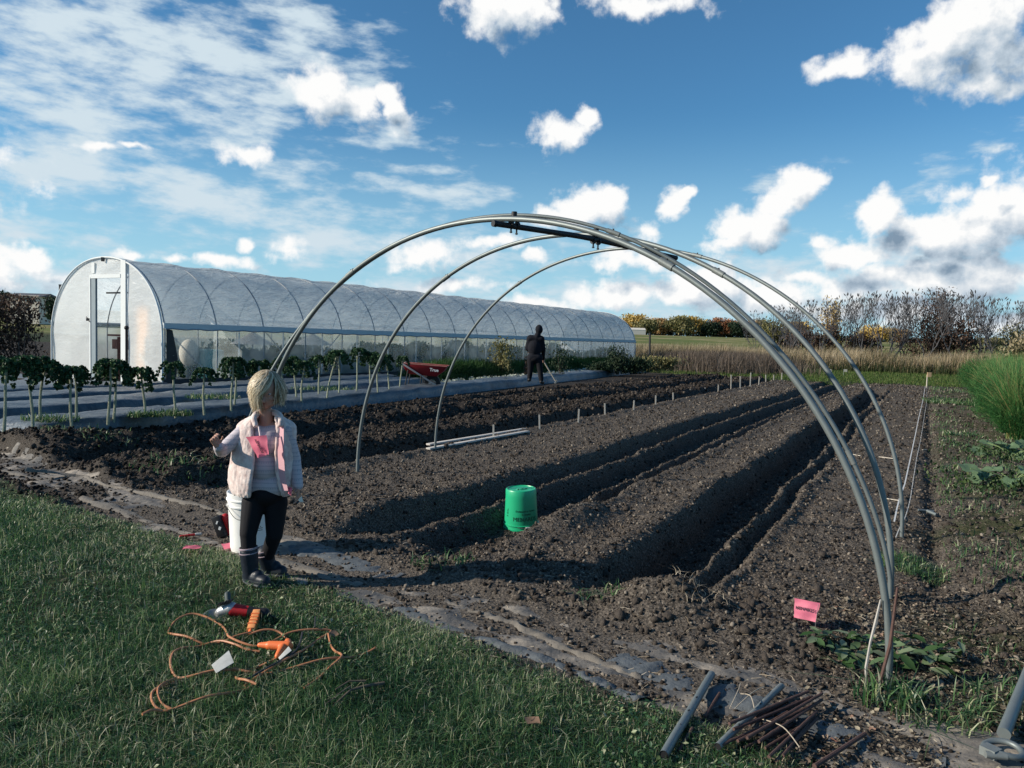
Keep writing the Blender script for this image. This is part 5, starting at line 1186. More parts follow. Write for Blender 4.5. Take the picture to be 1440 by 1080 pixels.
    for k,(top,ank,toe) in enumerate([(K(350,778,4.02),K(353,812,4.02),K(374,827,3.96)),(K(373,779,4.16),K(379,800,4.18),K(398,808,4.16))]):
        g=ground_pt(355,829).z if k==0 else ground_pt(380,813).z
        sole=max(g,-.02); m=MB(); d=(toe-ank); d.z=0; dn=d.normalized(); heel=Vector((ank.x,ank.y,sole+.032))-dn*.022; tip=Vector((toe.x,toe.y,sole+.028))
        m.capsule(top+(top-ank)*.0,.049,ank,.041,20); m.capsule(ank,.040,heel,.034,18); m.capsule(heel,.034,heel.lerp(tip,.55)+Vector((0,0,.006)),.036,18); m.capsule(heel.lerp(tip,.5),.036,tip-dn*.008,.031,18); m.capsule(ank-Vector((0,0,.01)),.036,heel.lerp(tip,.55)+Vector((0,0,.02)),.032,18)
        me=remesh(m,.004,4,.5)
        zc=ank.z-.01
        for v in me.vertices:
            if v.co.z<sole+.004: v.co.z=sole+.004
        me.materials.append(BT); me.materials.append(BS)
        for p in me.polygons: p.material_index=1 if p.center.z>zc+.012 else 0
        bo=link('boot',me,None,e)
        ax=(top-ank).normalized(); rot=ax.to_track_quat('Z','Y').to_matrix()
        for o_,r_,h_ in((.030,.0505,.006),(.004,.0500,.003)):
            q=MB(); q.lathe([(r_-.003,-h_),(r_,-h_*.6),(r_,h_*.6),(r_-.003,h_)],top+ax*o_,28,rot); q.build('boot_band',BP,bo)
        q=MB(); sh=[heel-dn*.036]+[heel.lerp(tip,t)+Vector((dn.y,-dn.x,0))*.036*s_*(1-.2*t) for s_ in(1,) for t in(.2,.6,.95)]+[tip+dn*.028]+[heel.lerp(tip,t)-Vector((dn.y,-dn.x,0))*.036*(1-.2*t) for t in(.95,.6,.2)]
        sp=spline([Vector((p.x,p.y,sole+.006)) for p in sh],5,True); q.tube(sp,.0065,6,closed=True); q.build('sole',mat('boot_sole',(.06,.07,.08),rough=.7),bo)
    # patterned shirt
    sm,nt,b=new_mat('patterned_shirt'); N=nt.nodes; L=nt.links
    geo=N.new('ShaderNodeNewGeometry'); sx=N.new('ShaderNodeSeparateXYZ'); L.new(geo.outputs['Position'],sx.inputs[0])
    def mt(op,a,b_):
        n=N.new('ShaderNodeMath'); n.operation=op
        for i,q in enumerate((a,b_)):
            if isinstance(q,(int,float)): n.inputs[i].default_value=q
            elif q is not None: L.new(q,n.inputs[i])
        return n.outputs[0]
    fz=mt('FRACT',mt('MULTIPLY',sx.outputs[2],42.),0); fz2=mt('FRACT',mt('MULTIPLY',sx.outputs[2],21.),0); fx=mt('SINE',mt('MULTIPLY',sx.outputs[0],520.),0)
    line=mt('GREATER_THAN',fz,.80); dots=mt('MULTIPLY',mt('GREATER_THAN',fx,.0),mt('MULTIPLY',mt('GREATER_THAN',fz2,.25),mt('LESS_THAN',fz2,.42)))
    nz=N.new('ShaderNodeTexNoise'); nz.inputs['Scale'].default_value=160; nz.inputs['Detail'].default_value=2; L.new(geo.outputs['Position'],nz.inputs[0])
    ff=mt('MULTIPLY',mt('MAXIMUM',line,dots),mt('MULTIPLY',nz.outputs[0],1.3)); mx=N.new('ShaderNodeMix'); mx.data_type='RGBA'; mx.inputs[6].default_value=(.52,.47,.50,1); mx.inputs[7].default_value=(.30,.30,.36,1); L.new(ff,mx.inputs[0]); L.new(mx.outputs[2],b.inputs['Base Color']); b.inputs['Roughness'].default_value=.85
    m=MB(); m.capsule(K(348,606,4.10),.050,K(402,606,4.10),.050); m.ball(K(375,622,4.10),(.118,.088,.105),22,14); m.ball(K(374,655,4.10),(.106,.086,.10),22,14); m.capsule(K(360,682,4.10),.078,K(388,682,4.10),.076)
    m.capsule(sh1,.044,el1,.037); m.capsule(el1,.037,wr1.lerp(el1,.08),.028); m.capsule(sh2,.044,el2,.036); m.capsule(el2,.035,wr2.lerp(el2,.03),.030)
    link('shirt',remesh(m,.005,4,.5),sm,e)
    # fleece vest, open down the front
    vm,nt,b=new_mat('pink_fleece'); N=nt.nodes; L=nt.links; tc=N.new('ShaderNodeTexCoord'); n1=N.new('ShaderNodeTexNoise'); n1.inputs['Scale'].default_value=34; n1.inputs['Detail'].default_value=6; L.new(tc.outputs['Object'],n1.inputs[0])
    r=N.new('ShaderNodeValToRGB'); r.color_ramp.elements[0].position=.3; r.color_ramp.elements[0].color=(.54,.40,.37,1); r.color_ramp.elements[1].position=.7; r.color_ramp.elements[1].color=(.80,.69,.64,1); L.new(n1.outputs[0],r.inputs[0]); L.new(r.outputs[0],b.inputs['Base Color']); b.inputs['Roughness'].default_value=1; b.inputs['Sheen Weight'].default_value=.5
    bp=N.new('ShaderNodeBump'); bp.inputs['Distance'].default_value=.006; L.new(n1.outputs[0],bp.inputs['Height']); L.new(bp.outputs[0],b.inputs['Normal'])
    rings=[(584,375,.062,.058,-.015),(588,375,.078,.064,-.008),(592,375,.112,.070,0),(597,375,.148,.078,0),(604,374,.158,.088,0),(616,373,.157,.097,0),(632,371,.158,.106,0),(650,369,.164,.114,0),(668,368,.168,.120,0),(682,368,.166,.120,0),(691,369,.155,.112,0),(695,369,.145,.104,0)]
    edL={584:362,592:361,604:363,620:366,640:369,668:366,695:362}; edR={584:389,592:392,604:394,620:394,640:394,668:397,695:402}
    vs=[];nn=44
    for py,cx,rx,ry,dy in rings:
        c=K(cx,py,4.10+dy); 
        s=4.0/F; xl=(np.interp(py,list(edL),list(edL.values()))-cx)*s; xr=(np.interp(py,list(edR),list(edR.values()))-cx)*s
        al=math.asin(max(-.95,min(.95,xl/rx))); ar=math.asin(max(-.95,min(.95,xr/rx)))
        for i in range(nn):   # from left front edge round the back to the right front edge
            a=al-(2*pi-(ar-al))*i/(nn-1); wob=1+.03*math.sin(a*5+py*.05)+.02*math.sin(a*9-py*.09)
            vs.append(c+Vector((rx*math.sin(a)*wob,-ry*math.cos(a)*wob,0)))
    fs=[(i*nn+j,i*nn+j+1,(i+1)*nn+j+1,(i+1)*nn+j) for i in range(len(rings)-1) for j in range(nn-1)]
    vme=bpy.data.meshes.new('v'); vme.from_pydata([tuple(v) for v in vs],[],fs)
    vo=bpy.data.objects.new('tmpv',vme); COL.objects.link(vo)
    so_=vo.modifiers.new('s','SOLIDIFY'); so_.thickness=.022; so_.offset=0; 
    ss_=vo.modifiers.new('u','SUBSURF'); ss_.levels=2; ss_.render_levels=2
    tx=bpy.data.textures.new('fleece','CLOUDS'); tx.noise_scale=.018; dp=vo.modifiers.new('d','DISPLACE'); dp.texture=tx; dp.strength=.010; dp.texture_coords='LOCAL'
    dg=bpy.context.evaluated_depsgraph_get(); dg.update(); out=bpy.data.meshes.new_from_object(vo.evaluated_get(dg)); bpy.data.objects.remove(vo); link('vest',out,vm,e)
    # satin lining visible along the right-hand opening, and collar
    LN=mat('pink_lining',(.58,.34,.38),rough=.6,var=.15); m=MB()
    pts=[(393,597,4.012),(393,615,3.997),(393,640,3.985),(395,668,3.978),(399,690,3.985)]; vs=[]
    for px,py,Y in pts: vs+=[K(px-2.5,py,Y+.022),K(px+6,py,Y-.006)]
    m.add(vs,[(2*i,2*i+1,2*i+3,2*i+2) for i in range(len(pts)-1)]); m.build('lining',LN,e)
    m=MB(); m.tube(spline([K(360,600,4.0),K(357,588,4.03),K(363,581,4.09),K(375,580,4.15),K(388,581,4.09),K(395,588,4.03),K(394,600,4.0)],6),[.014+.006*math.sin(pi*i/36) for i in range(37)],10); link('collar',remesh(m,.004,3),vm,e)
    m=MB(); m.tube(spline([K(364,600,3.985),K(366,612,3.97),K(368,625,3.96)],5),.0055,8); m.build('drawcord',mat('cream_cord',(.75,.62,.60)),e)
    # hair: strands laid over the skull and blown across the face
    HA=ramp_mat('blond_hair',[(0,(.16,.11,.06)),(.35,(.38,.29,.17)),(.75,(.62,.50,.33)),(1,(.82,.72,.54))],rough=.45,trans=.15,spec=.5)
    rg=np.random.default_rng(77); V=[];Fq=[];RN=[]; crown=hc+Vector((.012,.02,.088)); nb=0
    R3=(.082,.092,.094); c0=hc+Vector((0,.006,.012))
    for i in range(5200):
        az=rg.uniform(-pi,pi)          # 0 = towards the viewer, positive = image right
        face=(.05<az<1.0)
        sweep=face
        lay=1.0+rg.uniform(0,.13)
        if face: pend=rg.uniform(1.1,2.5)
        elif -1.5<az<=.20: pend=rg.uniform(1.8,2.75)
        else: pend=rg.uniform(1.6,2.45)
        ph0=rg.uniform(0,.5); drift=(-rg.uniform(.7,1.5)-az*.7) if face else rg.normal(0,.22)-(.25 if -1.2<az<.2 else -.12); rr=rg.uniform(0,1); K_=11; wv=rg.uniform(0,6); w_=rg.uniform(.0008,.0026)
        P=[]
        for k in range(K_):
            t=k/(K_-1); ph=ph0+(pend-ph0)*t; a=az+drift*t*t+.05*math.sin(wv+t*7)
            rad=lay+.05*math.sin(wv*2+t*8)*t+(.10*t*t if rr>.9 else 0); rp=Vector((R3[0]*math.sin(min(ph,1.72))*math.sin(a),-R3[1]*math.sin(min(ph,1.72))*math.cos(a),R3[2]*math.cos(ph)))
            if ph>1.72: rp.x*=1-(ph-1.72)*.28; rp.y*=1-(ph-1.72)*.30; rp.z=R3[2]*math.cos(1.72)-(ph-1.72)*.098
            if az>1.1 and az<2.2: rp.x+=.018*t*t*rg.uniform(.4,1.4)
            P.append(c0+rp*rad)
        for k in range(K_):
            T=(P[min(k+1,K_-1)]-P[max(k-1,0)]); out=(P[k]-c0); sd=T.cross(out).normalized()*w_*(1-.75*(k/(K_-1))**3); V+= [tuple(P[k]-sd),tuple(P[k]+sd)]; RN+=[rr,rr]
        Fq+=[(nb+2*k,nb+2*k+1,nb+2*k+3,nb+2*k+2) for k in range(K_-1)]; nb+=2*K_
    me=npmesh('hair',np.array(V),np.array(Fq),np.array(RN)); link('hair',me,HA,e)
    m=MB(); m.ball(c0+Vector((0,.030,.020)),(.078,.080,.082),22,16); m.ball(c0+Vector((-.036,.006,-.03)),(.040,.062,.058),16,12); m.ball(c0+Vector((0,.03,-.045)),(.070,.05,.055),16,12)
    link('hair_base',remesh(m,.004,3),mat('hair_base',(.26,.19,.11),rough=.7,var=.4,scale=50),e)
    # things she carries
    c=[K(345.5,614.5,3.96),K(374,612,3.915),K(378,639,3.905),K(362,644,3.93)]
    marker_flag('chest_flag',c,'crinkled pink printed flag hanging in front of the child\'s vest',None,True,rot=1,cat='marker flag')
    c=[K(405,684,4.0),K(411,686,4.0),K(409.5,697,3.99),K(405,694,3.99)]
    marker_flag('held_flag',c,'small folded pink flag held in the child\'s lowered hand',[K(411,686,4.0),K(419,697,4.02),K(426,690,4.0)],False,cat='marker flag')
    m=MB(); m.add([K(419,703,4.03),K(424,697,4.02),K(427,706,4.03),K(422,706,4.035)],[(0,1,2,3)]); tag(m.build('white_scrap',WHITEP,None,False),'tiny white scrap pinched under the child\'s lowered fingers','scrap')
girl()
def man():
    Y0=21.6; K=lambda px,py,dy=0: atY(px,py,Y0+dy)
    foot=at(752,536,.16); foot=Vector((foot.x,Y0,.13)); e=empty('person',foot,'adult in dark hooded jacket and dark trousers seen from behind, hoeing by the tunnel','person')
    CL=mat('dark_jacket',(.005,.006,.011),rough=.9,var=.3,scale=6,bump=.01,bscale=9); TR=mat('dark_trousers',(.004,.004,.007),rough=.9,var=.3)
    hd=K(758,464); sL,sR=K(745.5,476),K(761,477,-.02); 
    m=MB(); m.ball(hd,(.095,.115,.125),16,12); m.capsule(K(756,470),.06,K(754,478),.07); m.capsule(sL,.09,sR,.085); m.ball(K(752.5,488),(.17,.11,.24),16,12); m.ball(K(752,503),(.15,.11,.10),16,12)
    elL,elR=K(741.5,490,.05),K(764,491,.02); wrL,wrR=K(752,499,.36),K(764,505,.30)
    m.capsule(sL,.075,elL,.055); m.capsule(elL,.052,wrL,.032); m.capsule(sR,.07,elR,.055); m.capsule(elR,.05,wrR,.032)
    hand(m,wrL,Vector((.5,.3,-.5)),Vector((0,.3,-1)),Vector((0,1,0)),1.5,(.9,1.1,.8),r0=.0075); hand(m,wrR,Vector((.2,.2,-.9)),Vector((-.4,.6,0)),Vector((0,1,0)),1.5,(.9,1.1,.8),r0=.0075)
    fl=K(744.5,533); fr=K(761,536,-.1)
    m.capsule(K(747,507),.085,K(746,519),.068); m.capsule(K(746,519),.062,fl,.042); m.capsule(K(757,507),.085,K(759.5,520,-.05),.068); m.capsule(K(759.5,520,-.05),.062,fr,.042)
    m.capsule(fl,.045,fl+Vector((-.02,.14,-.04)),.036); m.capsule(fr,.045,fr+Vector((.06,.13,-.04)),.036)
    link('body',remesh(m,.012,3),SKIN,e)
    m=MB(); m.ball(hd+Vector((0,-.012,.012)),(.112,.125,.145),16,12); m.capsule(K(756.5,470,-.03),.085,K(754,477,-.02),.10); m.capsule(sL,.108,sR,.103); m.ball(K(752.3,488),(.215,.155,.28),18,12); m.capsule(K(747.5,503),.14,K(757,503),.135)
    m.capsule(sL,.094,elL,.074); m.capsule(elL,.072,wrL,.045); m.capsule(sR,.09,elR,.074); m.capsule(elR,.07,wrR,.045); link('hooded_jacket',remesh(m,.016,4),CL,e)
    m=MB(); m.ball(K(752,505),(.20,.155,.12),16,12); m.capsule(K(746.8,506),.118,K(746,519),.088); m.capsule(K(746,519),.086,fl+Vector((0,0,.04)),.070); m.capsule(K(757.3,506),.118,K(759.5,520,-.05),.088); m.capsule(K(759.5,520,-.05),.086,fr+Vector((0,0,.04)),.070); link('trousers',remesh(m,.016,3),TR,e)
    for f,dx in((fl,-.02),(fr,.06)): m=MB(); m.capsule(f+Vector((0,-.03,-.02)),.055,f+Vector((dx,.15,-.045)),.048); link('shoe',remesh(m,.012,3),BLACKP,e)
    a,b=K(755,492,.40),K(781,535.5,.50); h=empty('hoe',b,'long handled hoe held by the hooded person, its blade in the soil','hoe'); m=MB(); m.tube([a,b],.019,8); m.build('shaft',mat('pale_shaft',(.42,.38,.32)),h); m=MB(); m.box(b+Vector((.02,0,-.03)),(.04,.17,.12),(0,.5,0)); m.build('blade',GALVD,h,False)
man()
# ------------------------------------------------------------------ plants and trees
def leafy(name,c,rx,ry,h,n,size,mt,label,cat,seed,stems=6,group=None,gap=.0,z0=.1,stemr=.01,kind=None,clump=10,aspect=1.):
    rg=np.random.default_rng(seed); e=empty(name,c,label,cat,group)
    cc=rg.normal(0,1,(clump,3)); cc/=np.linalg.norm(cc,axis=1)[:,None]; cc*=rg.uniform(.35,1,(clump,1))**.6
    cc=cc*np.array([rx*.75,ry*.75,h*(1-z0)*.36])+np.array([0,0,h*(z0+(1-z0)*.5)])
    k=rg.integers(0,clump,n); rad=rg.uniform(.25,.5,clump)
    P=cc[k]+rg.normal(0,1,(n,3))*np.array([rx,ry,h*.5])*rad[k][:,None]*.62
    P[:,2]=np.clip(P[:,2],h*z0*.5,h*1.02-rg.uniform(0,.12,n)*h)
    P=P+np.array([c[0],c[1],c[2]])
    S=size*(.6+.8*rg.uniform(0,1,n)); S3=np.stack([S,S*aspect,S],1)
    rnd=np.clip(rg.normal(.5,.2,n)+(rg.uniform(-.25,.25,clump))[k],0,1)
    o=scatter('foliage',LEAF_V,LEAF_F,P,S3,mt,seed=seed+1,kind=None,parent=None,rnd=rnd); o.data.transform(Matrix.Translation(-Vector(c))); o.parent=e
    if stems:
        m=MB()
        for i in range(stems):
            t=cc[i%clump]; a=Vector((rg.normal(0,.04*rx),rg.normal(0,.04*ry),0)); b=Vector(t*np.array([.9,.9,1])); mid=a.lerp(b,.5)+Vector((rg.normal(0,.06*rx),rg.normal(0,.06*ry),0))
            m.tube(spline([a,mid,b],4),[stemr*(1-.75*j/8) for j in range(9)],5)
        m.build('stems' if stemr<.05 else 'trunk',mat('bark',(.09,.07,.055),rough=.9,var=.3),e,world=False)
    return e
BROWN=ramp_mat('brown_leaves',[(0,(.030,.020,.016)),(.5,(.075,.048,.036)),(.85,(.16,.10,.07)),(1,(.26,.19,.13))],trans=.2)
GOLD=ramp_mat('gold_leaves',[(0,(.20,.13,.03)),(.5,(.55,.38,.10)),(1,(.80,.62,.25))],trans=.3)
OCHRE=ramp_mat('ochre_leaves',[(0,(.15,.09,.04)),(.5,(.42,.27,.12)),(1,(.62,.45,.22))],trans=.3)
OLIVE=ramp_mat('olive_leaves',[(0,(.07,.075,.03)),(.5,(.20,.19,.075)),(1,(.40,.35,.17))],trans=.3)
DKGRN=ramp_mat('dark_green_leaves',[(0,(.008,.018,.010)),(.6,(.022,.045,.022)),(1,(.05,.075,.035))],trans=.2)
RUSTY=ramp_mat('rust_leaves',[(0,(.10,.04,.025)),(.5,(.34,.15,.07)),(1,(.52,.28,.14))],trans=.3)
def far_trees():
    T=[(858,446,30,OLIVE,'olive green tree just right of the tunnel end'),(876,447,36,GOLD,'golden tree nearest the tunnel end in the far row'),(893,441,46,GOLD,'tallest golden tree in the far autumn row'),(912,449,34,OLIVE,'pale olive tree between golden and brown trees in the far row'),(926,447,36,OCHRE,'brownish ochre tree left of the middle of the far row'),(942,451,34,OCHRE,'low ochre tree in the middle of the far row'),(955,444,40,OLIVE,'tall greyish olive tree in the middle of the far row'),(976,445,34,GOLD,'bright yellow orange tree before the dark ones in the far row'),(990,449,28,DKGRN,'dark green tree right of the yellow orange tree'),(1002,452,30,DKGRN,'second dark tree right of the yellow orange tree'),(1015,447,34,RUSTY,'rust coloured tree in the far row'),(1026,451,26,RUSTY,'small reddish tree beside the rust coloured one'),(1036,452,30,DKGRN,'dark green tree left of the bare thicket'),(1050,450,34,OCHRE,'ochre tree at the edge of the bare thicket'),(1120,452,40,GOLD,'golden tree seen through the bare thicket'),(1230,456,50,GOLD,'yellow tree glimpsed low through the bare thicket'),(1262,462,40,OCHRE,'orange tree glimpsed low through the bare thicket'),(1070,448,36,OLIVE,'olive tree behind the left end of the thicket'),(1395,475,40,OLIVE,'low olive tree behind the right end of the thicket')]
    for i,(px,ty,wd,mt,l) in enumerate(T):
        Y=385+(i%3)*12; b=atY(px,470,Y); b.z=hz(b.x,b.y); t=atY(px,ty,Y).z; h=(t-b.z); rx=wd/2*Y/F
        leafy('autumn_tree',b,rx*1.05,rx*.8,h,2600,1.05,mt,l,'tree',200+i,stems=4,z0=.12,stemr=.35,clump=16)
    # low far white sheds and hedge line
    m=MB(); b=atY(893,468,380); b.z=hz(b.x,b.y); m.box(b+Vector((0,0,1.2)),(10,5,2.4)); m.add([b+Vector(p) for p in((-5,-2.6,2.4),(5,-2.6,2.4),(5,2.6,2.4),(-5,2.6,2.4),(-5,0,3.4),(5,0,3.4))],[(0,1,5,4),(2,3,4,5),(0,4,3),(1,2,5)])
    tag(m.build('farm_shed',mat('pale_shed',(.60,.56,.50)),None,False),'small pale shed before the golden trees, right of the tunnel end','shed')
    rg=np.random.default_rng(9); 
    x=rg.uniform(60,330,9000); y=rg.uniform(398,406,9000); z=height(x,y)
    scatter('hedge_line',LEAF_V,LEAF_F,np.stack([x,y,z+rg.uniform(0,2.6,9000)],1),1.3*np.ones(9000),DKGRN,seed=10,label='low dark hedge at the foot of the far autumn trees',cat='hedge')
    # left horizon
    c=atY(46,425,160); c.z=hz(c.x,c.y); top=atY(46,412.5,160).z; e=empty('barn',c,'long pale low building beyond the dead hedge at the left','building')
    h=top-c.z; m=MB(); m.box(c+Vector((0,0,h*.46)),(6.6,6,h*.92)); m.build('wall',mat('barn_wall',(.80,.68,.55)),e,False)
    m=MB(); m.add([c+Vector(p) for p in((-3.5,-3.4,h*.90),(3.9,-3.4,h*.88),(3.9,3.4,h*.88),(-3.5,3.4,h*.90),(-3.5,0,h),(3.9,0,h))],[(0,1,5,4),(2,3,4,5),(0,4,3),(1,2,5),(0,3,2,1)]); m.build('roof',mat('barn_roof',(.10,.10,.11)),e,False)
    for i,(px,ty,w_,Y,l) in enumerate([(4,410,40,170,'dark rounded tree at the left edge beyond the hedge'),(75,416,18,150,'dark tree between the pale building and the tall post'),(-30,408,60,170,'dark tree beyond the hedge outside the left edge')]):
        b=atY(px,430,Y); b.z=hz(b.x,b.y); t=atY(px,ty,Y).z; leafy('dark_tree',b,w_/2*Y/F,3,t-b.z,900,.7,DKGRN,l,'tree',240+i,stems=3,stemr=.2)
far_trees()
def dead_hedge():
    rg=np.random.default_rng(31); n=34000
    t=rg.uniform(0,1,n); x0,y0=-19.3,30.0; x1,y1=-36,27.5
    X=x0+(x1-x0)*t; Y=y0+(y1-y0)*t+rg.normal(0,.5,n); hh=2.55+.35*fbm(X*.8,Y*0+2,4,32)+.15*fbm(X*5,Y*0+3,2,33); z=hh*rg.uniform(0,1,n)**.75
    e=empty('dead_hedge',(x0,y0,0),'tall hedge of dead brown vines left of the tunnel','hedge')
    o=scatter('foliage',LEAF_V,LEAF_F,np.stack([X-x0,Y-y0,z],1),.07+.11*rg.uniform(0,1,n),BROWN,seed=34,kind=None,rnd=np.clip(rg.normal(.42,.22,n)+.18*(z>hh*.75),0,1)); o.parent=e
    m=MB()
    for i in range(90):
        t=i/90; x=(x1-x0)*t; y=(y1-y0)*t+rg.normal(0,.3); m.tube([(x,y,0),(x+rg.normal(0,.15),y,1.2),(x+rg.normal(0,.3),y,rg.uniform(2.2,2.9))],[.02,.015,.006],4)
    m.build('stalks',mat('dead_stalk',(.13,.09,.07),rough=.9),e,world=False)
dead_hedge()
def bare_tree(seed,h,spread):
    rg=random.Random(seed); m=MB(); tips=[]
    def br(p,d,L,r,lv):
        k=4; pts=[p]; q=p.copy(); dd=d.copy()
        for i in range(k):
            dd=(dd+Vector((rg.uniform(-.30,.30),rg.uniform(-.30,.30),rg.uniform(.0,.22)))).normalized(); q=q+dd*(L/k); pts.append(q.copy())
        m.tube(pts,[r*(1-.45*i/k) for i in range(k+1)],4,caps=False)
        if lv==0: tips.append((q,dd)); return
        nb=2 if rg.random()<.72 else 3
        for i in range(nb):
            a=rg.uniform(0,2*pi); s=rg.uniform(.2,.55)*spread; nd=(dd+Vector((math.cos(a)*s,math.sin(a)*s,rg.uniform(.1,.5)))).normalized(); br(q,nd,L*rg.uniform(.62,.9),r*.62,lv-1)
        if rg.random()<.5: a=rg.uniform(0,2*pi); br(pts[2],(dd+Vector((math.cos(a)*.9,math.sin(a)*.9,.2))).normalized(),L*.6,r*.4,max(0,lv-2))
    for s in range(rg.choice((1,1,2))):
        a=rg.uniform(0,2*pi); br(Vector((rg.uniform(-.2,.2),rg.uniform(-.2,.2),-.1)),Vector((math.cos(a)*.22,math.sin(a)*.22,1)).normalized(),h*.27,.048,5)
    for q,dd in tips:   # dried seed heads
        if rg.random()<.3: m.tube([q,q+dd*.08,q+dd*.18],[.012,.030,.008],4,caps=False)
    return m
def thicket():
    SB=mat('sumac_bark',(.085,.085,.090),rough=.9,var=.3)
    protos=[]
    for s in range(8):
        m=bare_tree(400+s,4.7,1.0); protos.append(m.mesh('bare_tree',[SB]))
    rg=random.Random(5); n=0
    xs=[1056+i*8.6 for i in range(48)]
    for i,px in enumerate(xs):
        Y=60+rg.uniform(-2.5,5); b=atY(px+rg.uniform(-4,4),490,Y); b.z=hz(b.x,b.y)-.1
        o=bpy.data.objects.new('sumac_tree',protos[i%8]); COL.objects.link(o); o.location=b
        top=[(1060,440),(1110,425),(1150,418),(1190,406),(1290,406),(1340,408),(1400,415),(1450,428),(1500,436)]
        ty=np.interp(px,[a for a,_ in top],[c for _,c in top]); hh=atY(px,ty,Y).z-b.z; zmax=max(v.co.z for v in protos[i%8].vertices)
        s=hh/zmax*rg.uniform(.9,1.04); o.scale=(s*1.05,s*1.05,s); o.rotation_euler=(0,0,rg.uniform(0,6.28))
        tag(o,'crooked bare grey tree with dried tips in the thicket beyond the dry grass','tree','bare trees of the thicket')
    def put(px,by,ty,wd,Y,mt,l,n,sz,name='bush',**k):
        b=atY(px,by,Y); b.z=hz(b.x,b.y); h=atY(px,ty,Y).z-b.z; leafy(name,b,wd/2*Y/F,wd/2*Y/F*.8,h,n,sz,mt,l,name.split('_')[-1],500+int(px),**k)
    put(1312,490,404,66,61,BROWN,'dark brown vine-hung tree rising out of the thicket',5200,.20,'vine_tree',z0=.02,stems=8,stemr=.08,clump=26,aspect=.6)
    put(1350,490,440,60,60,BROWN,'dark brown bush against the right of the vine-hung tree',2600,.20,'bush',z0=.02)
    put(1280,490,450,44,62,BROWN,'dark brown bush against the left of the vine-hung tree',1000,.16,'bush',z0=.02)
    put(1168,488,416,34,64,GOLD,'slender golden leaved tree at the left of the bare thicket',1500,.20,'golden_tree',z0=.15,stems=6,stemr=.05,clump=14)
    put(1160,488,452,44,62,BROWN,'dark bush below the slender golden tree',1700,.20,'bush',z0=.02)
    put(1085,486,447,62,66,OLIVE,'olive brown bush at the left end of the thicket',2600,.24,'bush',z0=.02)
    put(1122,487,455,56,64,BROWN,'brown bush between the olive bush and golden tree',2200,.22,'bush',z0=.02)
    put(1215,489,462,60,63,BROWN,'low dark brush under the tallest bare trees',2400,.2,'bush',z0=.02,clump=16)
    put(1420,494,455,70,62,OLIVE,'thin olive bush low at the right end of the thicket',1300,.2,'bush',z0=.02)
thicket()
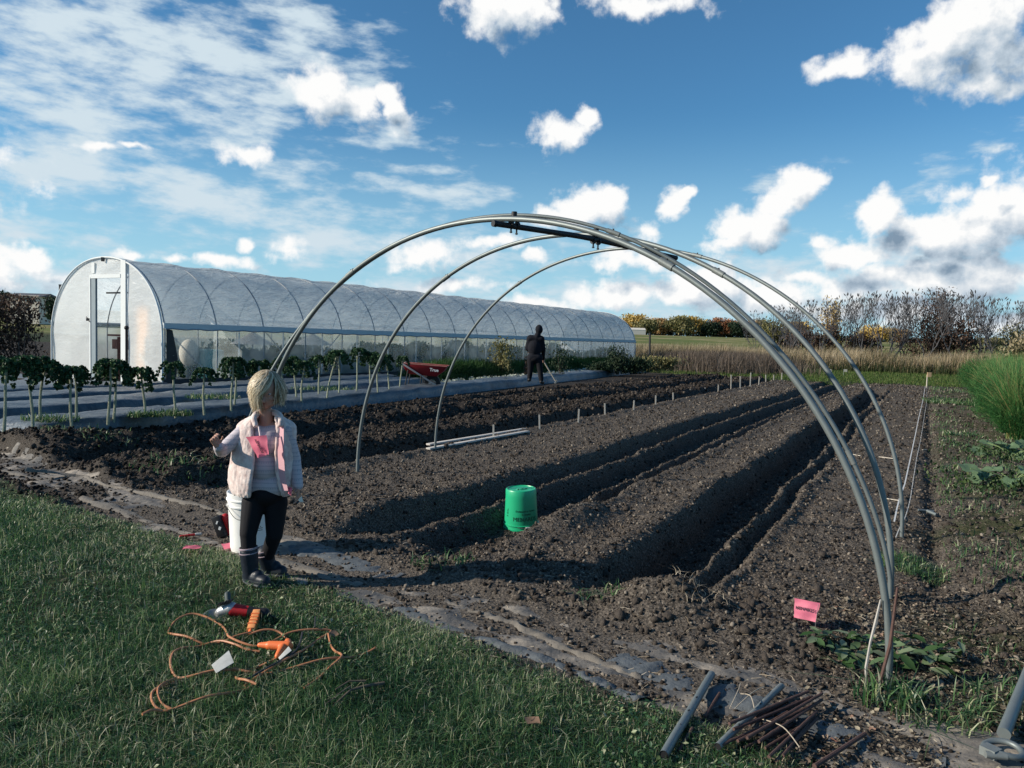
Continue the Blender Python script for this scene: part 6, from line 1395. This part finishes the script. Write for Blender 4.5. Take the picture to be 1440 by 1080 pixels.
def right_side():
    SHR=ramp_mat('tan_olive_leaves',[(0,(.05,.045,.02)),(.4,(.12,.11,.05)),(.75,(.25,.21,.12)),(1,(.40,.33,.22))],trans=.25)
    b=Vector((19.2,26.5,0)); leafy('shrub',b,1.9,1.9,2.35,7500,.13,SHR,'tan and olive leafed shrub behind the feathery green row at the right edge','shrub',601,stems=14,stemr=.03,z0=.03,clump=28)
    b=Vector((23.5,29.5,0)); leafy('shrub',b,2.6,2.2,2.9,6500,.15,SHR,'larger tan shrub beyond the right edge of the picture','shrub',602,stems=14,stemr=.03,z0=.03,clump=28)
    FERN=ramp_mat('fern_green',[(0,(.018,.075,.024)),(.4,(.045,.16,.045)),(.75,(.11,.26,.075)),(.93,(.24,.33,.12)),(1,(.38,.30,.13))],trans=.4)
    rg=np.random.default_rng(61)
    pl=[((px-716)/F*Y,Y) for px,Y in ((1440,11.8),(1428,13.0),(1418,14.4),(1408,16.0),(1400,17.8),(1392,19.8),(1386,22.0),(1452,14.6),(1446,16.6),(1438,19.0),(1430,21.5),(1480,13.4),(1478,16.0),(1420,24.0))]
    lab=['nearest feathery green fennel plant, its yellow stems showing at the right edge','second feathery fennel plant from the near end of the right-hand row']
    nm=['third','fourth','fifth','sixth','seventh','eighth','ninth','tenth','eleventh','twelfth','thirteenth','fourteenth']
    for i,(x,y) in enumerate(pl):
        z=hz(x,y); n=2600; e=empty('fennel_plant',(x,y,z),lab[i] if i<2 else nm[i-2]+' feathery green fennel plant from the near end of the right-hand row','fennel','feathery fennel plants along the right')
        a=rg.uniform(0,2*pi,n); q=.16*np.sqrt(rg.uniform(0,1,n)); o=blades('stems',q*np.cos(a)*1.4,q*np.sin(a)*1.4,np.zeros(n),.90+.62*rg.uniform(0,1,n)**2-.40*(rg.uniform(0,1,n)**2),.007+.004*rg.uniform(0,1,n),FERN,lean=.42,seed=62+i,kind=None,curl=.35,rnd=np.clip(rg.normal(.68,.28,n),0,1)); o.parent=e
        n=6500; u_=rg.normal(0,1,(n,3)); u_/=np.linalg.norm(u_,axis=1)[:,None]; P=u_*rg.uniform(.3,1,(n,1))**.6*np.array([.66,.66,.46])+np.array([rg.normal(0,.1),rg.normal(0,.1),.60+rg.uniform(-.08,.08)]); sc_=rg.uniform(.78,1.12); P=P*sc_; P[:,2]+=.12*np.sin(P[:,0]*6+i)+.1*np.sin(P[:,1]*7)+rg.normal(0,.05,n)
        k=P[:,2]>.12; P=P[k]; n=len(P); S=.10+.09*rg.uniform(0,1,n)
        up=np.arctan2(P[:,2]-.1,np.hypot(P[:,0],P[:,1])); az=np.arctan2(P[:,1],P[:,0]); rot=(az,-up+rg.normal(0,.45,n),rg.uniform(0,3,n))
        vv=[(-.5,-.04,0),(-.5,.04,0),(.5,.02,.06),(.5,-.02,.06),(-.2,-.05,0),(0,.24,.05)]; ff=[(0,1,2,3),(0,4,5,1)]
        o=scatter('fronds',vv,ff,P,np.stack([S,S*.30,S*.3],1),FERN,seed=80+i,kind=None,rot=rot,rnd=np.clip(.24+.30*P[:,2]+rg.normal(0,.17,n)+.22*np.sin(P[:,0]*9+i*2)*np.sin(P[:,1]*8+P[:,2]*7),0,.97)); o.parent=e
    # squash plant
    def bigleaf(m,c,r,nrm,az):
        nrm=nrm.normalized(); ex=nrm.cross(Vector((math.sin(az),math.cos(az),.1))).normalized(); ey=nrm.cross(ex); vs=[c-nrm*r*.12]; k=18
        for i in range(k):
            a=2*pi*i/k; rr=r*(1+.14*math.cos(5*a)+.06*math.sin(11*a))*(.62 if i==0 else 1); vs.append(c+ex*math.cos(a)*rr+ey*math.sin(a)*rr+nrm*(.10*r*math.sin(3*a)))
        mid=[c+(v-c)*.55+nrm*.05*r*math.cos(5*i) for i,v in enumerate(vs[1:])]; vs+=mid
        fs=[(0,1+k+i,1+k+(i+1)%k) for i in range(k)]+[(1+k+i,1+i,1+(i+1)%k,1+k+(i+1)%k) for i in range(k)]
        m.add(vs,fs)
    SQ=mat('squash_leaf',(.12,.19,.10),rough=.6,var=.3,scale=14,trans=.25,bump=.004,bscale=30); ST=mat('squash_stalk',(.14,.20,.08),rough=.6)
    for (bx,by,l,cnt,rr) in [(4.98,7.30,'broad leaved squash plant at the right edge beside the dug soil',15,.095),(6.5,9.6,'smaller leafy squash plant behind the first, under the fennel row',12,.10)]:
        z=hz(bx,by); e=empty('squash_plant',(bx,by,z),l,'squash plant'); rg2=random.Random(int(bx*100)); 
        for i in range(cnt):
            a=rg2.uniform(0,6.28); q=rg2.uniform(.05,.42); h=rg2.uniform(.05,.20); c=Vector((bx+q*math.cos(a)*1.2,by+q*math.sin(a),z+h)); m=MB(); bigleaf(m,c,rr*rg2.uniform(.6,1.15),Vector((rg2.uniform(-.5,.5)-.2,rg2.uniform(-.9,.1),1)),a); lf=m.build('leaf',SQ,e)
            m=MB(); m.tube(spline([Vector((bx,by,z)),Vector((bx+q*.4*math.cos(a),by+q*.4*math.sin(a),z+h*.7)),c-Vector((0,0,.01))],4),.006,5); m.build('stalk',ST,e)
        n=700; P=np.stack([bx+rg.normal(0,.35,n),by+rg.normal(0,.35,n),z+rg.uniform(0,.14,n)],1); o=scatter('undergrowth',LEAF_V,LEAF_F,P,.03+.03*rg.uniform(0,1,n),GLEAF,seed=3,kind=None); o.data.transform(Matrix.Translation(-Vector((bx,by,z)))); o.parent=e
    # broad grassy leaves round the near hoop foot and other weed clumps
    def clump(px,py,rad,n,h,w_,l,lean=.9,mt=GR,name='weed_clump',asp=1.4,seed=None,dz=0):
        c=ground_pt(px,py); a=rg.uniform(0,2*pi,n); q=rad*np.sqrt(rg.uniform(0,1,n)); x=c.x+q*np.cos(a)*asp; y=c.y+q*np.sin(a)
        o=blades(name,x,y,height(x,y)+dz,h*(.5+.9*rg.uniform(0,1,n)),w_,mt,lean=lean,seed=seed or int(px+py),kind=None,curl=.9); tag(o,l,'weed',kind='stuff' if 'roots' in l else None)
    DOCK=ramp_mat('dock_leaf',[(0,(.03,.07,.02)),(.6,(.07,.13,.05)),(1,(.22,.27,.17))],trans=.25,rough=.5)
    for (px,py,l,sd) in [(1195,925,'broad leaved green weed just left of the front hoop foot',3),(1288,930,'broad leaved green weed just right of the front hoop foot',4)]:
        c=ground_pt(px,py); n=60; aa=rg.uniform(0,2*pi,n); q=.17*np.sqrt(rg.uniform(.02,1,n)); x=c.x+q*np.cos(aa)*1.15; y=c.y+q*np.sin(aa); S=.045+.045*rg.uniform(0,1,n)
        lv=[(-.55,0,-.12),(-.2,-.20,.02),(.2,-.25,.05),(.55,-.05,-.02),(.25,.24,.06),(-.2,.22,.0),(.05,0,-.03)]; lf=[(0,1,6),(1,2,6),(2,3,6),(3,4,6),(4,5,6),(5,0,6)]
        o=scatter('broadleaf_weed',lv,lf,np.stack([x,y,height(x,y)+.02+.05*rg.uniform(0,1,n)],1),S,DOCK,seed=sd,tilt=.55,kind=None,smooth=True); tag(o,l,'weed')
    clump(1250,985,.10,130,.10,.008,'small grass tuft right at the foot of the front hoop',.8)
    clump(1285,800,.24,750,.06,.006,'patch of bright grass right of the hoop feet',1.2,asp=.8)
    clump(1325,1015,.14,160,.09,.006,'small grass tuft among fallen leaves at the lower right',.9)
    clump(1405,985,.12,120,.08,.006,'sparse grass tuft beside the steel handle tool',.9)
    clump(622,793,.14,80,.06,.009,'weed tuft at the near end of the middle trench',1.0)
    clump(838,838,.10,40,.06,.008,'small weed tuft at the near left of the right-hand trench',1.1)
    clump(255,650,.35,150,.07,.012,'green weed patch on the soil mound left of the girl',1.0)
    clump(130,632,.40,160,.07,.012,'thin weeds on the soil mound at the far left',1.0)
    clump(1352,612,.35,260,.08,.016,'weed patch on the dug soil before the fennel row',1.1,asp=.9)
    clump(1338,566,1.1,700,.13,.022,'green weeds between the tape and the fennel row',1.1,asp=.45)
    clump(975,800+60,.14,50,.06,.003,'roots and pale stalks on the soil heap before the right-hand trench',1.6,ramp_mat('root',[(0,(.14,.11,.08)),(1,(.5,.44,.34))],trans=.1),dz=.02)
right_side()
def crop_row():
    rg=np.random.default_rng(91)
    CAR=ramp_mat('carrot_green',[(0,(.014,.040,.010)),(.5,(.035,.095,.022)),(.85,(.08,.16,.04)),(1,(.14,.18,.07))],trans=.3)
    n=90000; u=rg.uniform(17.0,40,n); v=-11.1-.088*(u-5)-.35+rg.normal(0,.38,n)-.02*(u-17); 
    hh=(.46+.25*fbm(u*.9,v*1.5,3,92))*np.exp(-((v+11.45+.108*(u-5)-.24)/.8)**2)
    k=hh>.06; u,v,hh=u[k],v[k],hh[k]; x=u*UX+v*VX; y=u*UY+v*VY
    blades('leafy_crop',x,y,np.full(len(x),.06),hh*(.7+.8*rg.uniform(0,1,len(x))),.022,CAR,lean=.7,seed=93,curl=.8,label='dense row of leafy green crop along the tunnel behind the standing man',cat='crop',rnd=np.clip(rg.normal(.45,.22,len(x))+fbm(x*1.2,y*1.2,2,94)*.6,0,1))
    # taller weeds standing out of it
    for i,(px,by,ty,wd,mt,l,den,Y) in enumerate([(706,528,474,42,OLIVE,'tall pale green weed left of the standing man against the tunnel',500,25),(742,530,492,14,BROWN,'thin dark weed stalk just left of the standing man',120,25),(788,528,482,30,DKGRN,'dark slender weed right of the standing man',220,26),(868,527,483,44,DKGRN,'dark branching weed against the far end of the tunnel',600,30),(925,524,498,70,OLIVE,'low olive weed mass right of the tunnel end',1500,33),(890,527,502,70,DKGRN,'dark green weed bush at the far end of the leafy crop row',2400,31),(850,528,508,50,DKGRN,'low dark green weed mound left of the far weed bush',1200,30)]):
        b=atY(px,by,Y); b.z=.08; h=atY(px,ty,Y).z-b.z; leafy('tall_weed',b,wd/2*Y/F,.4,h,den*2,.085,mt,l,'weed',700+i,stems=9,stemr=.008,z0=.05,clump=22)
    n=30000; t=rg.uniform(0,1,n); x=9.2+t*5+rg.normal(0,1.1,n); y=40+t*4+rg.normal(0,2.2,n)
    blades('brown_weeds',x,y,height(x,y),.5+.7*rg.uniform(0,1,n),.02,ramp_mat('brown_weed',[(0,(.04,.035,.025)),(.5,(.11,.085,.065)),(1,(.24,.19,.15))]),lean=.5,seed=96,label='brown seeded weeds beyond the tunnel end',cat='weeds')
    # pale torn leaves along the film edge
    n=420; u=rg.uniform(16,32,n); v=-9.6-.088*(u-5)-.55+rg.normal(0,.22,n); x=u*UX+v*VX; y=u*UY+v*VY
    scatter('torn_leaves',CRUMP_V,CRUMP_F,np.stack([x,y,np.full(n,.20)],1),.07+.07*rg.uniform(0,1,n),ramp_mat('pale_leaf',[(0,(.16,.20,.16)),(1,(.55,.58,.50))],trans=.2),seed=98,tilt=.9,label='pale torn leaves scattered along the film beside the leafy crop',cat='plant litter')
crop_row()
